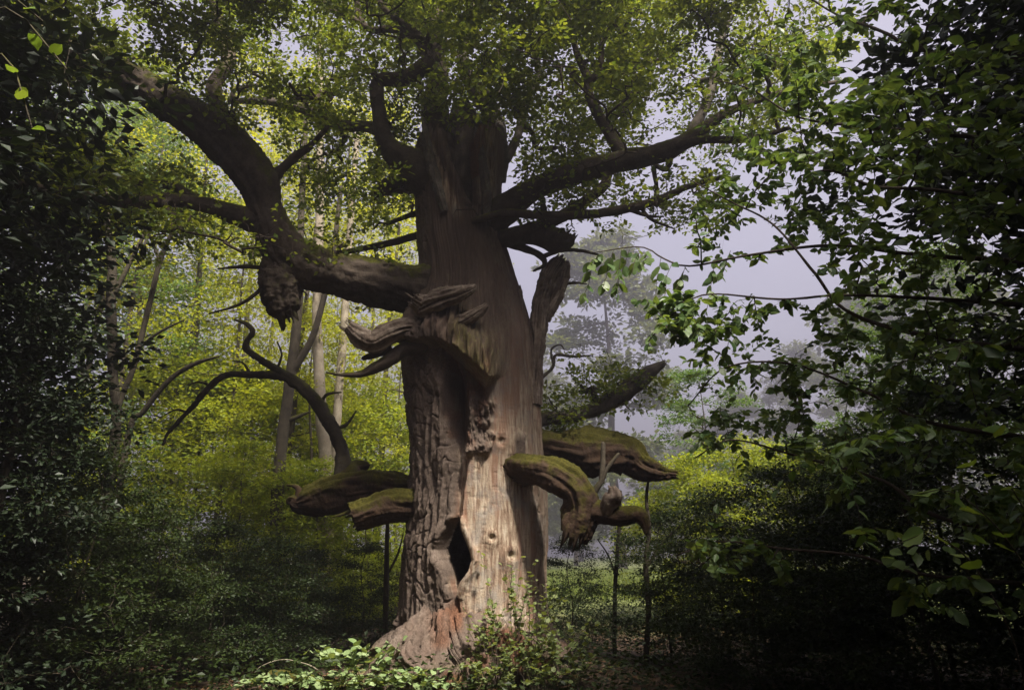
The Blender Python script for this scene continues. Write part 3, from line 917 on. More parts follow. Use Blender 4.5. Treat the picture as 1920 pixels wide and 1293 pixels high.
for rows in ([(600, 762, 4, .65), (612, 740, 3, .7), (640, 735, 1.5, .75)], [(470, 702, 3, .65), (455, 680, 2, .65), (436, 676, 1.2, .65)], [(395, 722, 3, .7), (372, 716, 2, .7), (350, 722, 1.2, .7)],
             [(520, 690, 3, .65), (528, 665, 2, .65), (520, 640, 1.2, .65)], [(350, 772, 2.5, .7), (330, 768, 1.8, .7), (308, 778, 1, .7)], [(625, 805, 4, .65), (650, 795, 3, .7), (668, 770, 1.2, .75)]):
    limb('twig', rows, M_STEM, LM, n=16, sides=8, lump=.2, seedit=False)
LM2 = limb('limb', [(835, 945, 30, -.1), (780, 948, 28, -.2), (730, 948, 28, -.3), (690, 960, 27, -.4), (660, 972, 24, -.45)], M_MOSSY, oak, n=140, sides=72, lump=.22, ridge=.17, rlen=.07, rfreq=5, end='broken', seedit=False, fuzz=.020)

# low mossy limbs, right
RM2 = limb('limb', [(960, 835, 36, .1), (1030, 842, 38, .2), (1080, 850, 40, .3), (1130, 848, 34, .35), (1175, 852, 34, .4), (1205, 875, 24, .4), (1240, 886, 13, .4), (1268, 889, 7, .4)], M_MOSSY, oak,
           n=260, sides=72, lump=.22, ridge=.17, rlen=.07, rfreq=5, seedit=False, fuzz=.020, end='broken')
RM1 = limb('limb', [(950, 880, 30, -.4), (1000, 882, 27, -.85), (1040, 890, 30, -1.05), (1078, 915, 30, -1.15), (1090, 950, 33, -1.2), (1084, 985, 30, -1.2), (1078, 1004, 24, -1.2)], M_MOSSY, oak, end='broken',
           n=240, sides=72, lump=.22, ridge=.17, rlen=.07, rfreq=5, seedit=False, fuzz=.020)
limb('stub', [(1085, 955, 26, -1.2), (1120, 958, 23, -1.25), (1160, 965, 19, -1.3), (1195, 965, 16, -1.3), (1208, 980, 10, -1.3), (1212, 1000, 4, -1.3)], M_MOSSY, RM1, n=60, sides=30, lump=.22, ridge=.1, seedit=False)
limb('stub', [(1135, 960, 14, -1.3), (1145, 938, 15, -1.4), (1152, 926, 13, -1.45), (1148, 912, 7, -1.45)], M_DEAD, RM1, n=30, sides=22, lump=.3, ridge=.15, end='broken', seedit=False)
limb('branch', [(1105, 940, 6, -1.2), (1128, 900, 5, -1.2), (1140, 875, 4, -1.2), (1160, 850, 2.5, -1.2)], M_STEM, RM1, n=24, sides=10, lump=.2, seedit=False)
limb('branch', [(1128, 905, 5, -1.2), (1130, 870, 5, -1.15), (1131, 830, 4, -1.1)], M_STEM, RM1, n=24, sides=10, lump=.2, seedit=False)
RM3 = limb('limb', [(985, 790, 16, .2), (1040, 783, 12, .4), (1100, 772, 12, .6), (1150, 750, 16, .7), (1190, 720, 15, .75), (1225, 694, 11, .8), (1246, 680, 5, .8)], M_LIMB_GREY, oak, n=70, sides=22, lump=.16, ridge=.1,
           end='broken')
limb('branch', [(1000, 720, 4, .3), (1035, 690, 3, .4), (1042, 666, 3, .4), (1075, 668, 2.5, .4), (1112, 666, 1.2, .4)], M_LIMB_GREY, oak, n=40, sides=8, seedit=False)
limb('branch', [(1036, 680, 2, .4), (1034, 655, 2, .4), (1050, 646, 1.5, .4), (1058, 655, 1, .4)], M_LIMB_GREY, oak, n=20, sides=6, seedit=False)

# gnarled roots
for rows in ([(812, 1165, 26, -.75), (776, 1205, 27, -.95), (742, 1240, 24, -1.05), (702, 1275, 20, -1.1), (660, 1310, 14, -1.1)],
             [(806, 1180, 20, -.9), (788, 1215, 22, -1.12), (768, 1245, 20, -1.22), (748, 1285, 18, -1.3), (720, 1320, 12, -1.35)],
             [(826, 1175, 15, -1.0), (812, 1210, 17, -1.2), (806, 1240, 15, -1.32), (786, 1268, 14, -1.4), (770, 1310, 10, -1.45)],
             [(845, 1165, 30, -.9), (838, 1215, 30, -1.15), (815, 1250, 28, -1.3), (780, 1290, 24, -1.4), (740, 1330, 16, -1.5)],
             [(870, 1170, 30, -.95), (880, 1215, 32, -1.2), (895, 1250, 38, -1.3), (890, 1290, 34, -1.4), (860, 1330, 22, -1.5)],
             [(940, 1200, 36, -.85), (975, 1240, 32, -1.05), (1020, 1270, 26, -1.15), (1090, 1300, 18, -1.2)],
             [(790, 1215, 22, -1.0), (770, 1240, 20, -1.25), (800, 1262, 16, -1.35), (840, 1270, 12, -1.4)],
             [(860, 1185, 16, -1.05), (850, 1222, 16, -1.32), (866, 1252, 14, -1.45), (850, 1285, 12, -1.5)]):
    _seed[0] += 2.3
    V, Fc, A = tube(pxpath(rows), 140, 56, lump=.30, ridge=.46, rfreq=4, seed=_seed[0], rlen=.06, fuzz=.022)
    px_, py_, _z = project(V)
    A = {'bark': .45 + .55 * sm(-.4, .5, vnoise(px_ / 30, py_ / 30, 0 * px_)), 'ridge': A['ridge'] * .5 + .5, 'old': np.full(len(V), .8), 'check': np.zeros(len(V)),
         'rot': sm(-.25, .4, vnoise(px_ / 22 + 5, py_ / 40, 0 * px_)) * sm(790, 840, px_) * .85, 'moss': .8 * sm(1230, 1280, py_) * sm(0, .5, vnoise(px_ / 20, py_ / 20, 0 * px_ + 3))}
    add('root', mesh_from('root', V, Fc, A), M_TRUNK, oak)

# crown: boughs, branches and twigs growing out of the limbs above
g_oak = np.random.default_rng(21)


def crown_targets(n, xr, yr, Yr, gen):
    x = gen.uniform(*xr, n); y = gen.uniform(*yr, n); Y = D + gen.uniform(*Yr, n)
    return at(x, y, Y)


boughs = np.vstack([
    crown_targets(62, (-150, 760), (-110, 210), (-2.6, 1.8), g_oak),
    crown_targets(46, (600, 1200), (-80, 200), (-3.0, 3.5), g_oak),
    crown_targets(40, (1050, 1560), (-90, 260), (-2.5, 3.0), g_oak),
    crown_targets(16, (560, 780), (230, 470), (-1.2, 2.0), g_oak),
    crown_targets(10, (100, 480), (330, 480), (-2.6, .5), g_oak),
    crown_targets(10, (960, 1250), (300, 400), (-1.5, 1.0), g_oak),
    np.column_stack([g_oak.uniform(-6.5, 4.4, 100), g_oak.uniform(5.8, 8.7, 100), g_oak.uniform(8.8, 11.8, 100)]),  # unseen forward boughs, added to shade the upper trunk and the left shrubs
    crown_targets(18, (780, 1020), (-60, 215), (-1.8, .2), g_oak),
    crown_targets(5, (1010, 1190), (690, 790), (.2, 1.2), g_oak),
])
P2, Rr2 = BR.attach(boughs, .055, .020, k=7, wob=.07, bow=.06, gen=g_oak)
for pp, rr in zip(P2, Rr2):
    V, Fc, A = tube(np.column_stack([pp, rr]), 26, 8, lump=.12, ridge=.05, seed=float(pp[0, 0]))
    add('bough', mesh_from('bough', V, Fc, A), M_TWIG, oak)
nb = len(P2)
N3 = 2700
idx = g_oak.integers(0, nb, N3)
uu = g_oak.integers(2, 7, N3)
t3 = P2[idx, uu] + g_oak.normal(0, 1, (N3, 3)) * np.array([.42, .42, .28]) + np.array([0, 0, .06])
P3, Rr3 = BR.attach(t3, .018, .007, k=5, wob=.12, bow=.05, mind=.12, maxd=2.2, gen=g_oak)
idx = g_oak.integers(0, len(P3), 8000)
t4 = P3[idx, g_oak.integers(2, 5, 8000)] + g_oak.normal(0, 1, (8000, 3)) * np.array([.22, .22, .15]) + np.array([0, 0, .03])
P4, Rr4 = BR.attach(t4, .008, .003, k=4, wob=.1, bow=.04, mind=.06, maxd=.9, gen=g_oak)
Va = polys_mesh(P3, Rr3, 5); Vb = polys_mesh(P4, Rr4, 3)
V, Fc, _ = merge([Va, Vb])
tw = add('twigs', mesh_from('twigs', V, Fc, {'up': np.zeros(len(V)), 'ridge': np.zeros(len(V))}), M_TWIG, oak)
tw['kind'] = 'stuff'
tips = P4[:, -1]; td = unit(P4[:, -1] - P4[:, 0])
lp, ld, ln, ls = sprays(tips, td, 24, .14, .072, g_oak, flat=.6, nr=.55)
qx, qy, _ = project(lp)
# the face of the trunk stays clear
keep = ~((lp[:, 1] < D) & (qx > 770) & (qx < 960) & (qy > 262)) & ~((qx > 1000) & (qx < 1250) & (qy > 440) & (qy < 660))
for rows, w_ in (([(745, 290), (722, 262), (712, 215), (706, 168), (716, 150), (760, 146), (800, 122), (818, 96)], 17), ([(806, 112), (780, 72), (735, 55), (695, 56), (676, 36), (668, 0)], 11),
                ([(810, 92), (770, 55), (735, 30), (712, 5)], 10), ([(1172, 300), (1150, 262), (1126, 222), (1104, 175), (1102, 148), (1080, 95)], 15), ([(940, 398), (1000, 356), (1070, 328), (1160, 303), (1235, 288), (1300, 255)], 20),
                ([(545, 480), (498, 390), (484, 345), (440, 285), (385, 238), (310, 188), (240, 148)], 36), ([(505, 420), (400, 388), (330, 376), (240, 378), (140, 366)], 13), ([(1103, 155), (1125, 130), (1130, 80)], 9)):
    rp = np.array(rows, float)
    q_ = np.stack([np.interp(np.linspace(0, 1, 60), np.linspace(0, 1, len(rp)), rp[:, k_]) for k_ in (0, 1)], -1)
    dm = np.min(np.hypot(qx[:, None] - q_[None, :, 0], qy[:, None] - q_[None, :, 1]), 1)
    keep &= ~((dm < w_) & (lp[:, 1] < D + .3) & (g_oak.random(len(lp)) < .85))
lp, ld, ln, ls = lp[keep], ld[keep], ln[keep], ls[keep]
big = biggest(lp, ls, 300)
leaf_objects(lp[big], ld[big], ln[big], ls[big], 'oak', M_OAKLEAF, oak, gen=g_oak)
r_ = ~big
fo = add('foliage', leaves_mesh('foliage', lp[r_], ld[r_], ln[r_], ls[r_], 'rhomb', g_oak, 1.15), M_OAKLEAF, oak)
fo['kind'] = 'stuff'


# ------------------------------------------------------------------ trees and shrubs of the wood
def ground_at(px, Y):
    x = (px - CX) / F * Y / 1.039
    return (x, Y, float(ground_z(np.array([x]), np.array([Y]))[0]) - .03)


def make_tree(name, label, cat, h, crown_lo, rad, trunk_r, n_bough, n_branch, per, leaf, lmat, bmat, seed, group=None, lean=.3, spread=.35, flat=.45, nz=1.0,
              kind='rhomb', fork=False, droop=.0):
    g = np.random.default_rng(seed)
    t = thing(name, label, cat, group=group)
    z = np.linspace(0, h, 7)
    w = np.cumsum(g.normal(0, lean / 3, (7, 2)), 0); w[0] = 0
    path = np.column_stack([w, z - .15, np.interp(z, [0, h * .1, h], [trunk_r * 1.25, trunk_r, .012])])
    V, Fc, A = tube(path, 40, 12, lump=.07, ridge=.05, seed=seed)
    parts = [(V, Fc, A)]
    if fork:
        p2 = path[2:].copy(); p2[:, :2] += np.linspace(0, 1, 5)[:, None] * g.normal(0, 1.2, 2); p2[:, 3] *= .7
        parts.append(tube(p2, 28, 10, lump=.08, seed=seed + 1))
    V, Fc, A = merge(parts)
    add('trunk', mesh_from('trunk', V, Fc, A), bmat, t)
    B = Brancher(30000)
    S = catmull(path, 40)
    m = S[:, 2] > crown_lo * .7
    B.seed(S[m, :3], S[m, 3])
    zz = crown_lo + (h * 1.03 - crown_lo) * g.random(n_bough) ** .9
    f = (zz - crown_lo) / max(h - crown_lo, .1)
    prof = rad * (np.sin(np.pi * np.clip(f * .85 + .12, 0, 1)) ** .6)
    an = g.random(n_bough) * 2 * np.pi; rr = prof * np.sqrt(g.uniform(.15, 1, n_bough))
    tx = np.interp(zz, S[:, 2], S[:, 0]); ty = np.interp(zz, S[:, 2], S[:, 1])
    T = np.column_stack([tx + np.cos(an) * rr, ty + np.sin(an) * rr, zz])
    P1, R1_ = B.attach(T, trunk_r * .35, .008, k=5, wob=.06, bow=-.05, gen=g)
    idx = g.integers(0, len(P1), n_branch)
    T2 = P1[idx, g.integers(2, 5, n_branch)] + g.normal(0, 1, (n_branch, 3)) * np.array([spread, spread, spread * flat])
    P2_, R2_ = B.attach(T2, .009, .003, k=4, wob=.1, bow=.03, mind=.05, maxd=2.0, gen=g)
    a, b = polys_mesh(P1, R1_, 5), polys_mesh(P2_, R2_, 3)
    V, Fc, _ = merge([a, b])
    br = add('branches', mesh_from('branches', V, Fc, {'up': np.zeros(len(V)), 'ridge': np.zeros(len(V))}), bmat, t)
    br['kind'] = 'stuff'
    lp_, ld_, ln_, ls_ = sprays(P2_[:, -1], unit(P2_[:, -1] - P2_[:, 0]), per, spread * .75, leaf, g, flat=flat, nr=.5, nz=nz, droop=droop)
    cr = add('crown', leaves_mesh('crown', lp_, ld_, ln_, ls_, kind, g), lmat, t)
    cr['kind'] = 'stuff'
    return t


def place(t, px, Y, rz, s, dz=0.0):
    p = ground_at(px, Y); t.location = (p[0], p[1], p[2] + dz); t.rotation_euler = (0, 0, rz); t.scale = (s,) * 3


# sunlit young trees behind on the left
yA = make_tree('young_beech', 'tall slender beech with airy yellow-green leaves behind the arching mossy branch', 'tree', 15, 2.2, 2.7, .10, 80, 620, 15, .10, M_YELLOW, M_STEM, 31)
yB = make_tree('young_beech', 'bushy yellow-green beech glowing beneath the great left limb', 'tree', 11, .6, 2.9, .08, 80, 640, 16, .09, M_YELLOW, M_STEM, 32)
gA = make_tree('hornbeam', 'mid-green hornbeam with layered branches at the edge of the sunny gap', 'tree', 13, 1.5, 2.8, .11, 90, 700, 16, .10, M_GREEN, M_STEM, 33)
place(yA, 520, 19.0, .3, 1.0)
place(yB, 400, 18.5, 1.3, .95)
place(gA, 190, 19.0, 2.0, 1.0)
LY = 'distant yellow-green tree glimpsed through gaps between nearer yellow-green trees'
GY = 'young yellow-green trees of the left background'
for px, Y, rz, s, src, lab in ((700, 23, 1.1, 1.15, yA, 'airy yellow-green tree right behind the leaning pale trunk'), (620, 27, 2.2, 1.3, yA, 'tall yellow-green tree behind the pale straight trunk'),
                          (430, 24, 3.0, 1.25, yA, 'tall yellow-green tree behind the long arm of the arching branch'), (330, 21, 4.1, 1.15, yA, 'yellow-green tree behind the slender leaning sapling'),
                          (740, 20, 5.0, .66, yB, 'low bushy yellow-green tree tucked close behind the oak bark'), (560, 18.5, .4, .7, yB, 'low bushy yellow-green tree between forked tree and pale trunk'),
                          (300, 20, 2.6, 1.0, yB, 'bushy yellow-green tree behind the bent arching sapling'),
                          (690, 36, 3.3, 1.5, yA, LY), (470, 34, 1.9, 1.5, yA, LY), (800, 30, .8, 1.2, yA, LY)):
    copy_thing(src, lab, ground_at(px, Y), rz, s, GY)
LG = 'mid-green hornbeam standing in the dim wood left of the yellow-green trees'
GG = 'hornbeams of the left background'
for px, Y, rz, s in ((120, 20, .7, 1.2), (200, 26, 3.4, 1.4), (20, 24, 1.4, 1.4), (100, 32, 2.5, 1.7), (-40, 30, 5.2, 1.6)):
    copy_thing(gA, LG, ground_at(px, Y), rz, s, GG)


# bare stems among them
def stem_tree(name, label, rows, Y, mat, group=None, sides=14):
    t = thing(name, label, 'tree', group=group)
    for i, rws in enumerate(rows):
        r = np.array(rws, float); YY = np.full(len(r), Y)
        p = np.column_stack([at(r[:, 0], r[:, 1], YY), r[:, 2] * mpp(r[:, 0], r[:, 1], YY)])
        if i == 0:
            b = p[0].copy(); b[2] = float(ground_z(np.array([b[0]]), np.array([b[1]]))[0]) - .2
            p = np.vstack([b, p])
        V, Fc, A = tube(p, 50, sides, lump=.06, ridge=.05, seed=Y + i)
        add('trunk' if i == 0 else 'limb', mesh_from('trunk', V, Fc, A), mat, t)
    return t


stem_tree('pale_tree', 'pale straight tree trunk rising behind the arching branch', [[(610, 880, 12), (602, 780, 11), (598, 690, 10), (594, 600, 9), (598, 480, 8), (600, 300, 7), (600, 60, 6)]], 17.5, M_PALE)
stem_tree('pale_tree', 'thinner pale trunk leaning right, next to the pale straight one', [[(626, 880, 8), (632, 780, 8), (638, 700, 8), (646, 600, 7), (655, 450, 6), (670, 250, 5)]], 18.5, M_PALE)
stem_tree('forked_tree', 'grey-brown forked tree behind the bend of the arching branch', [[(528, 838, 11), (538, 760, 10), (545, 700, 10), (552, 650, 9), (560, 560, 8), (565, 400, 6), (575, 200, 4)],
          [(545, 700, 8), (565, 670, 7), (590, 620, 6), (620, 500, 5), (640, 350, 4)], [(536, 790, 5), (560, 780, 4), (580, 772, 2)]], 16.5, M_STEM)
stem_tree('sapling', 'thin dark sapling forking in the green wood at left', [[(215, 830, 9), (212, 700, 9), (208, 560, 9), (210, 500, 8), (200, 400, 6), (190, 250, 4)], [(210, 560, 5), (240, 500, 4), (270, 440, 3)]], 14, M_STEM)
stem_tree('sapling', 'slender leaning sapling with a bare fork below the branch shadow', [[(215, 800, 5), (250, 690, 5), (278, 580, 5), (300, 490, 4.5), (325, 430, 3), (350, 380, 2)], [(300, 490, 3.5), (280, 440, 2.5), (262, 400, 2)],
                                                                                       [(262, 650, 3), (300, 622, 2.5), (345, 600, 1.5)]], 13, M_STEM)
stem_tree('sapling', 'bent sapling arching over the yellow-green thicket', [[(238, 830, 6), (270, 770, 5), (320, 710, 5), (370, 680, 4), (410, 668, 2)]], 13.5, M_STEM)

# far trees beyond the clearing, fading in the haze
fA = make_tree('far_tree', 'tall hazy tree beyond the clearing, right of the broken splinter', 'tree', 19, 1.5, 4.6, .28, 90, 800, 26, .30, M_FAR, M_STEM, 41, spread=.6)
place(fA, 1165, 78, .5, 1.85)
LF = 'pale tree dissolving in the mist along the far edge of the clearing'
GF = 'misty trees beyond the clearing'
for px, Y, rz, s in ((1010, 150, 1.0, 1.9), (1090, 170, 2.0, 1.8), (1290, 150, 3.0, 1.3), (1400, 130, 4.0, 1.5), (1540, 120, 5.0, 1.8), (1700, 100, 6.0, 2.0), (1880, 90, .2, 2.0), (1230, 190, 4.4, 1.5), (960, 110, 2.7, 1.8),
                     (860, 90, .1, 1.7), (1340, 200, 2.2, 1.9), (1480, 190, 1.2, 1.9), (1080, 120, 5.1, 1.2)):
    copy_thing(fA, LF, ground_at(px, Y), rz, s, GF)

# understory right of the oak
uA = make_tree('hornbeam', 'broad hornbeam with tiered light-green sprays behind the mossy right limbs', 'tree', 8.5, .6, 2.6, .07, 90, 900, 20, .095, M_GREEN, M_STEM, 51, flat=.22)
place(uA, 1350, 19.0, .4, .7)
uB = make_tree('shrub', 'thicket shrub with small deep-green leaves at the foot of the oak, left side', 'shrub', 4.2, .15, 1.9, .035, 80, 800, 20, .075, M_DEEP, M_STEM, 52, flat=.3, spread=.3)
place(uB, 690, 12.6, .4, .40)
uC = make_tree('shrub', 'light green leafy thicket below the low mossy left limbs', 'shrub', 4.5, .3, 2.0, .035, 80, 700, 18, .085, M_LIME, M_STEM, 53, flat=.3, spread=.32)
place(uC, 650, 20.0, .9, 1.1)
LS = 'dim deep-green shrub on the shaded floor left of the mossy log'
GS = 'shaded shrubs left of the oak'
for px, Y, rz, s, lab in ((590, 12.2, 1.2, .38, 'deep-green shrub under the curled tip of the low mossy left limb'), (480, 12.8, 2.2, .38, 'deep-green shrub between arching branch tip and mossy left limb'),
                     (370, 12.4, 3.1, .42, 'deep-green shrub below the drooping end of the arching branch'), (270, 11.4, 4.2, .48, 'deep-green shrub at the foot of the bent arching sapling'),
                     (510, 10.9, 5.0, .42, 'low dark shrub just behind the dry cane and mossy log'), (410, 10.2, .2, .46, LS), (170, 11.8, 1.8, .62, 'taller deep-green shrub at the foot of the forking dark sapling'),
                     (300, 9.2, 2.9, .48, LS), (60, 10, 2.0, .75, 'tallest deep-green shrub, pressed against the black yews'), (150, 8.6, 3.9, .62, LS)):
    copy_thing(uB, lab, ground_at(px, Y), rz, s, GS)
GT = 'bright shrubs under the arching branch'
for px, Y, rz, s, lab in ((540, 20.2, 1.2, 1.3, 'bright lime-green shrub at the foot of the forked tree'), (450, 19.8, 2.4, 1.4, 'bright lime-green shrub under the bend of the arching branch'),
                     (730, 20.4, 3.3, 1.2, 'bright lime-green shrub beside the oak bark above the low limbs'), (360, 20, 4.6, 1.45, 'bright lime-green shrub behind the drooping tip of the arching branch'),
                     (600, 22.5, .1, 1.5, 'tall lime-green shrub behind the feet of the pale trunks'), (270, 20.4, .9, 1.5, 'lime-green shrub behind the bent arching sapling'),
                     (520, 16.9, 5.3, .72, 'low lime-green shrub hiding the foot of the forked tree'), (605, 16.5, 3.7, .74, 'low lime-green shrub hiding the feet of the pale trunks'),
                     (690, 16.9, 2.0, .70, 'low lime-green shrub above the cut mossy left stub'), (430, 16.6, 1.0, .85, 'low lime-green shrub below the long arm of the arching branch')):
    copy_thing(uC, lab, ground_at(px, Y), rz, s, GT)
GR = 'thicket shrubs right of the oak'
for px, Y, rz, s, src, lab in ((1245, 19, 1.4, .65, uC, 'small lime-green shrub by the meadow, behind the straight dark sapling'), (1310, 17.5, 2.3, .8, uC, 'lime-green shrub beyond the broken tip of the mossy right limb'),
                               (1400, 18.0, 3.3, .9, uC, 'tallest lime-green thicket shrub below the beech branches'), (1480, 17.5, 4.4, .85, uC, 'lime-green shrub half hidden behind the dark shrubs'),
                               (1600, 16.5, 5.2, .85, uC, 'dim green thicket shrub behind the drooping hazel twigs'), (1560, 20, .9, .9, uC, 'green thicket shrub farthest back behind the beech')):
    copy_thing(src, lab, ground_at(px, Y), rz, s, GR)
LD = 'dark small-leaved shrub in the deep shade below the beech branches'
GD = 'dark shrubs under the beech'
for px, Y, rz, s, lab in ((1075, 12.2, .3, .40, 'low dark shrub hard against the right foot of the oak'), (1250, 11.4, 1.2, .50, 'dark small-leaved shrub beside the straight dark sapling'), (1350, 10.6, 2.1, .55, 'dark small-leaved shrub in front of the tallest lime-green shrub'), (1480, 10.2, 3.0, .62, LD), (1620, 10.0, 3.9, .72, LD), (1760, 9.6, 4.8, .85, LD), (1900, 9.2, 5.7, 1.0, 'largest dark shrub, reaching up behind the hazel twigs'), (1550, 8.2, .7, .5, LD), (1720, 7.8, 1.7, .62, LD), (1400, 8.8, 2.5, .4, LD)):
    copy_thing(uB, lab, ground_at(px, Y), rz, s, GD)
LH = 'tall layered hornbeam with hanging sprays behind the beech branches'
GH = 'hornbeams behind the beech'
for px, Y, rz, s in ((1660, 16.0, 2.7, .7), (1800, 15.5, 4.0, .9)):
    copy_thing(uA, LH, ground_at(px, Y), rz, s, GH)
stem_tree('sapling', 'straight dark sapling stem standing below the mossy right limbs', [[(1212, 1225, 5.5), (1216, 1140, 5), (1211, 1060, 5), (1217, 990, 4), (1212, 930, 3), (1220, 880, 1.5)], [(1215, 1060, 3), (1240, 1020, 2.5), (1275, 985, 1.5)]], 11.2, M_STEM)
stem_tree('sapling', 'thin pale sapling stem between oak trunk and dark straight sapling', [[(1152, 1190, 4), (1154, 1090, 4), (1160, 1000, 3.5), (1164, 920, 2)], [(1155, 1080, 2), (1140, 1040, 1.5), (1120, 1010, 1)]], 12.0, M_STEM)
stem_tree('sapling', 'dark sapling stem in the gloom left of the oak trunk', [[(722, 1190, 5), (724, 1100, 5), (726, 1000, 4), (730, 930, 2)], [(724, 1080, 2.5), (745, 1040, 2), (756, 1000, 1)]], 12.2, M_STEM)

# ------------------------------------------------------------------ the near beech on the right
g_b = np.random.default_rng(61)
beech = thing('beech_tree', 'big-leaved beech whose dark branches hang in from beside the clearing', 'tree')
trunkp = np.array([(4.75, 5.4, -.2, .26), (4.7, 5.4, 1.0, .21), (4.85, 5.35, 3.0, .19), (4.8, 5.3, 5.5, .16), (4.7, 5.2, 8.5, .11), (4.6, 5.1, 11.5, .05)])
V, Fc, A = tube(trunkp, 80, 24, lump=.05, ridge=.03, seed=3.3)
add('trunk', mesh_from('trunk', V, Fc, A), M_STEM, beech)
BB = Brancher(60000)
S = catmull(trunkp, 60); BB.seed(S[5:, :3], S[5:, 3])


def bb_branch(rows):
    r = np.array(rows, float)
    P = at(r[:, 0], r[:, 1], r[:, 3]); p = np.column_stack([P, r[:, 2] * .55 * r[:, 3] / F])
    j = np.argmin(np.sum((S[:, :3] - P[0]) ** 2, 1))
    p = np.vstack([np.append(S[j, :3], .03), p])
    p[2:-1, :3] += g_b.normal(0, .035, (len(p) - 3, 3))
    V, Fc, A = tube(p, 60, 8, lump=.16, ridge=.06, seed=float(r[0, 1]))
    add('branch', mesh_from('branch', V, Fc, A), M_TWIG, beech)
    q = catmull(p, 40); BB.seed(q[4:, :3], q[4:, 3])


bb_branch([(1800, 640, 9, 5.0), (1600, 600, 7, 5.2), (1530, 520, 5, 5.4), (1440, 420, 4, 5.6), (1350, 380, 3, 5.8), (1280, 330, 2, 6.0)])
bb_branch([(1750, 480, 8, 5.2), (1560, 470, 6, 5.4), (1400, 480, 4.5, 5.6), (1300, 500, 3.5, 5.8), (1255, 478, 3, 5.9), (1200, 466, 2.5, 6.0), (1110, 474, 1.5, 6.1)])
bb_branch([(1750, 560, 7, 5.0), (1600, 540, 5, 5.1), (1450, 560, 4, 5.2), (1330, 560, 3, 5.4), (1260, 590, 2.5, 5.5), (1215, 640, 1.5, 5.6)])
bb_branch([(1750, 250, 8, 5.0), (1600, 230, 6, 5.3), (1500, 220, 4, 5.6), (1420, 170, 3, 5.8), (1340, 150, 2, 6.0)])
bb_branch([(1760, 100, 8, 5.2), (1650, 60, 6, 5.4), (1560, 20, 4, 5.6), (1480, -30, 3, 5.8)])
bb_branch([(1780, 800, 7, 5.4), (1620, 740, 5, 5.7), (1480, 680, 4, 6.0), (1360, 690, 3, 6.2), (1290, 760, 2, 6.4)])
bb_branch([(1800, 980, 7, 5.6), (1640, 900, 5, 6.0), (1500, 850, 4, 6.4), (1380, 820, 3, 6.7), (1300, 860, 2, 6.9)])
bb_branch([(1760, 1080, 6, 5.6), (1600, 1050, 5, 5.9), (1460, 1020, 4, 6.1), (1350, 1010, 3, 6.3), (1270, 1040, 2, 6.4)])
bb_branch([(1780, 360, 7, 4.6), (1650, 350, 6, 4.8), (1560, 320, 4, 5.0), (1500, 330, 3, 5.1)])


def btargets(n, xr, yr, Yr, bias=1.0):
    x = xr[0] + (xr[1] - xr[0]) * g_b.random(n) ** (1 / bias)
    return at(x, g_b.uniform(*yr, n), g_b.uniform(*Yr, n))


t1 = np.vstack([btargets(110, (1400, 2000), (-120, 620), (4.2, 7.0), 1.6), btargets(70, (1400, 2000), (560, 1000), (4.6, 7.4), 1.6), btargets(70, (1560, 2050), (-100, 1150), (3.6, 5.2), 1.2),
                btargets(44, (1290, 1620), (280, 480), (5.6, 8.0)), btargets(48, (1290, 1600), (560, 860), (5.8, 8.4)), btargets(30, (1330, 1600), (80, 300), (5.4, 7.6)),
                btargets(14, (1220, 1420), (560, 660), (5.2, 6.0)), btargets(12, (1270, 1480), (1000, 1090), (5.8, 6.6))])
P1, R1_ = BB.attach(t1, .014, .005, k=5, wob=.06, bow=.05, gen=g_b)
ii = g_b.integers(0, len(P1), 980)
t2 = P1[ii, g_b.integers(1, 5, 980)] + g_b.normal(0, 1, (980, 3)) * np.array([.20, .20, .10])
P2b, R2b = BB.attach(t2, .006, .002, k=4, wob=.08, bow=.05, mind=.05, maxd=1.2, gen=g_b)
# hanging twigs of the spray in front of the bright mist
hang = []
for x0, y0, x1, y1 in ((1120, 478, 1092, 560), (1150, 470, 1128, 545), (1165, 468, 1160, 540), (1180, 468, 1150, 556), (1200, 470, 1186, 510), (1240, 480, 1215, 600), (1262, 490, 1238, 580), (1285, 500, 1258, 565),
                       (1130, 474, 1102, 500), (1215, 470, 1205, 500), (1330, 560, 1300, 640), (1300, 570, 1282, 620), (1240, 600, 1216, 650), (1380, 590, 1350, 690), (1280, 590, 1255, 640), (1345, 480, 1330, 545), (1370, 470, 1352, 520)):
    Y = 5.9
    a = at(x0, y0, Y); b = at(x1, y1, Y - .15)
    u = np.linspace(0, 1, 4)[:, None]
    p = a * (1 - u) + b * u; p[1:3] += g_b.normal(0, .01, (2, 3))
    hang.append(p)
hang = np.array(hang)
V, Fc, _ = merge([polys_mesh(P1, R1_, 5), polys_mesh(P2b, R2b, 3), polys_mesh(hang, np.full(hang.shape[:2], .0025), 3)])
tw = add('twigs', mesh_from('twigs', V, Fc, {'up': np.zeros(len(V)), 'ridge': np.zeros(len(V))}), M_TWIG, beech)


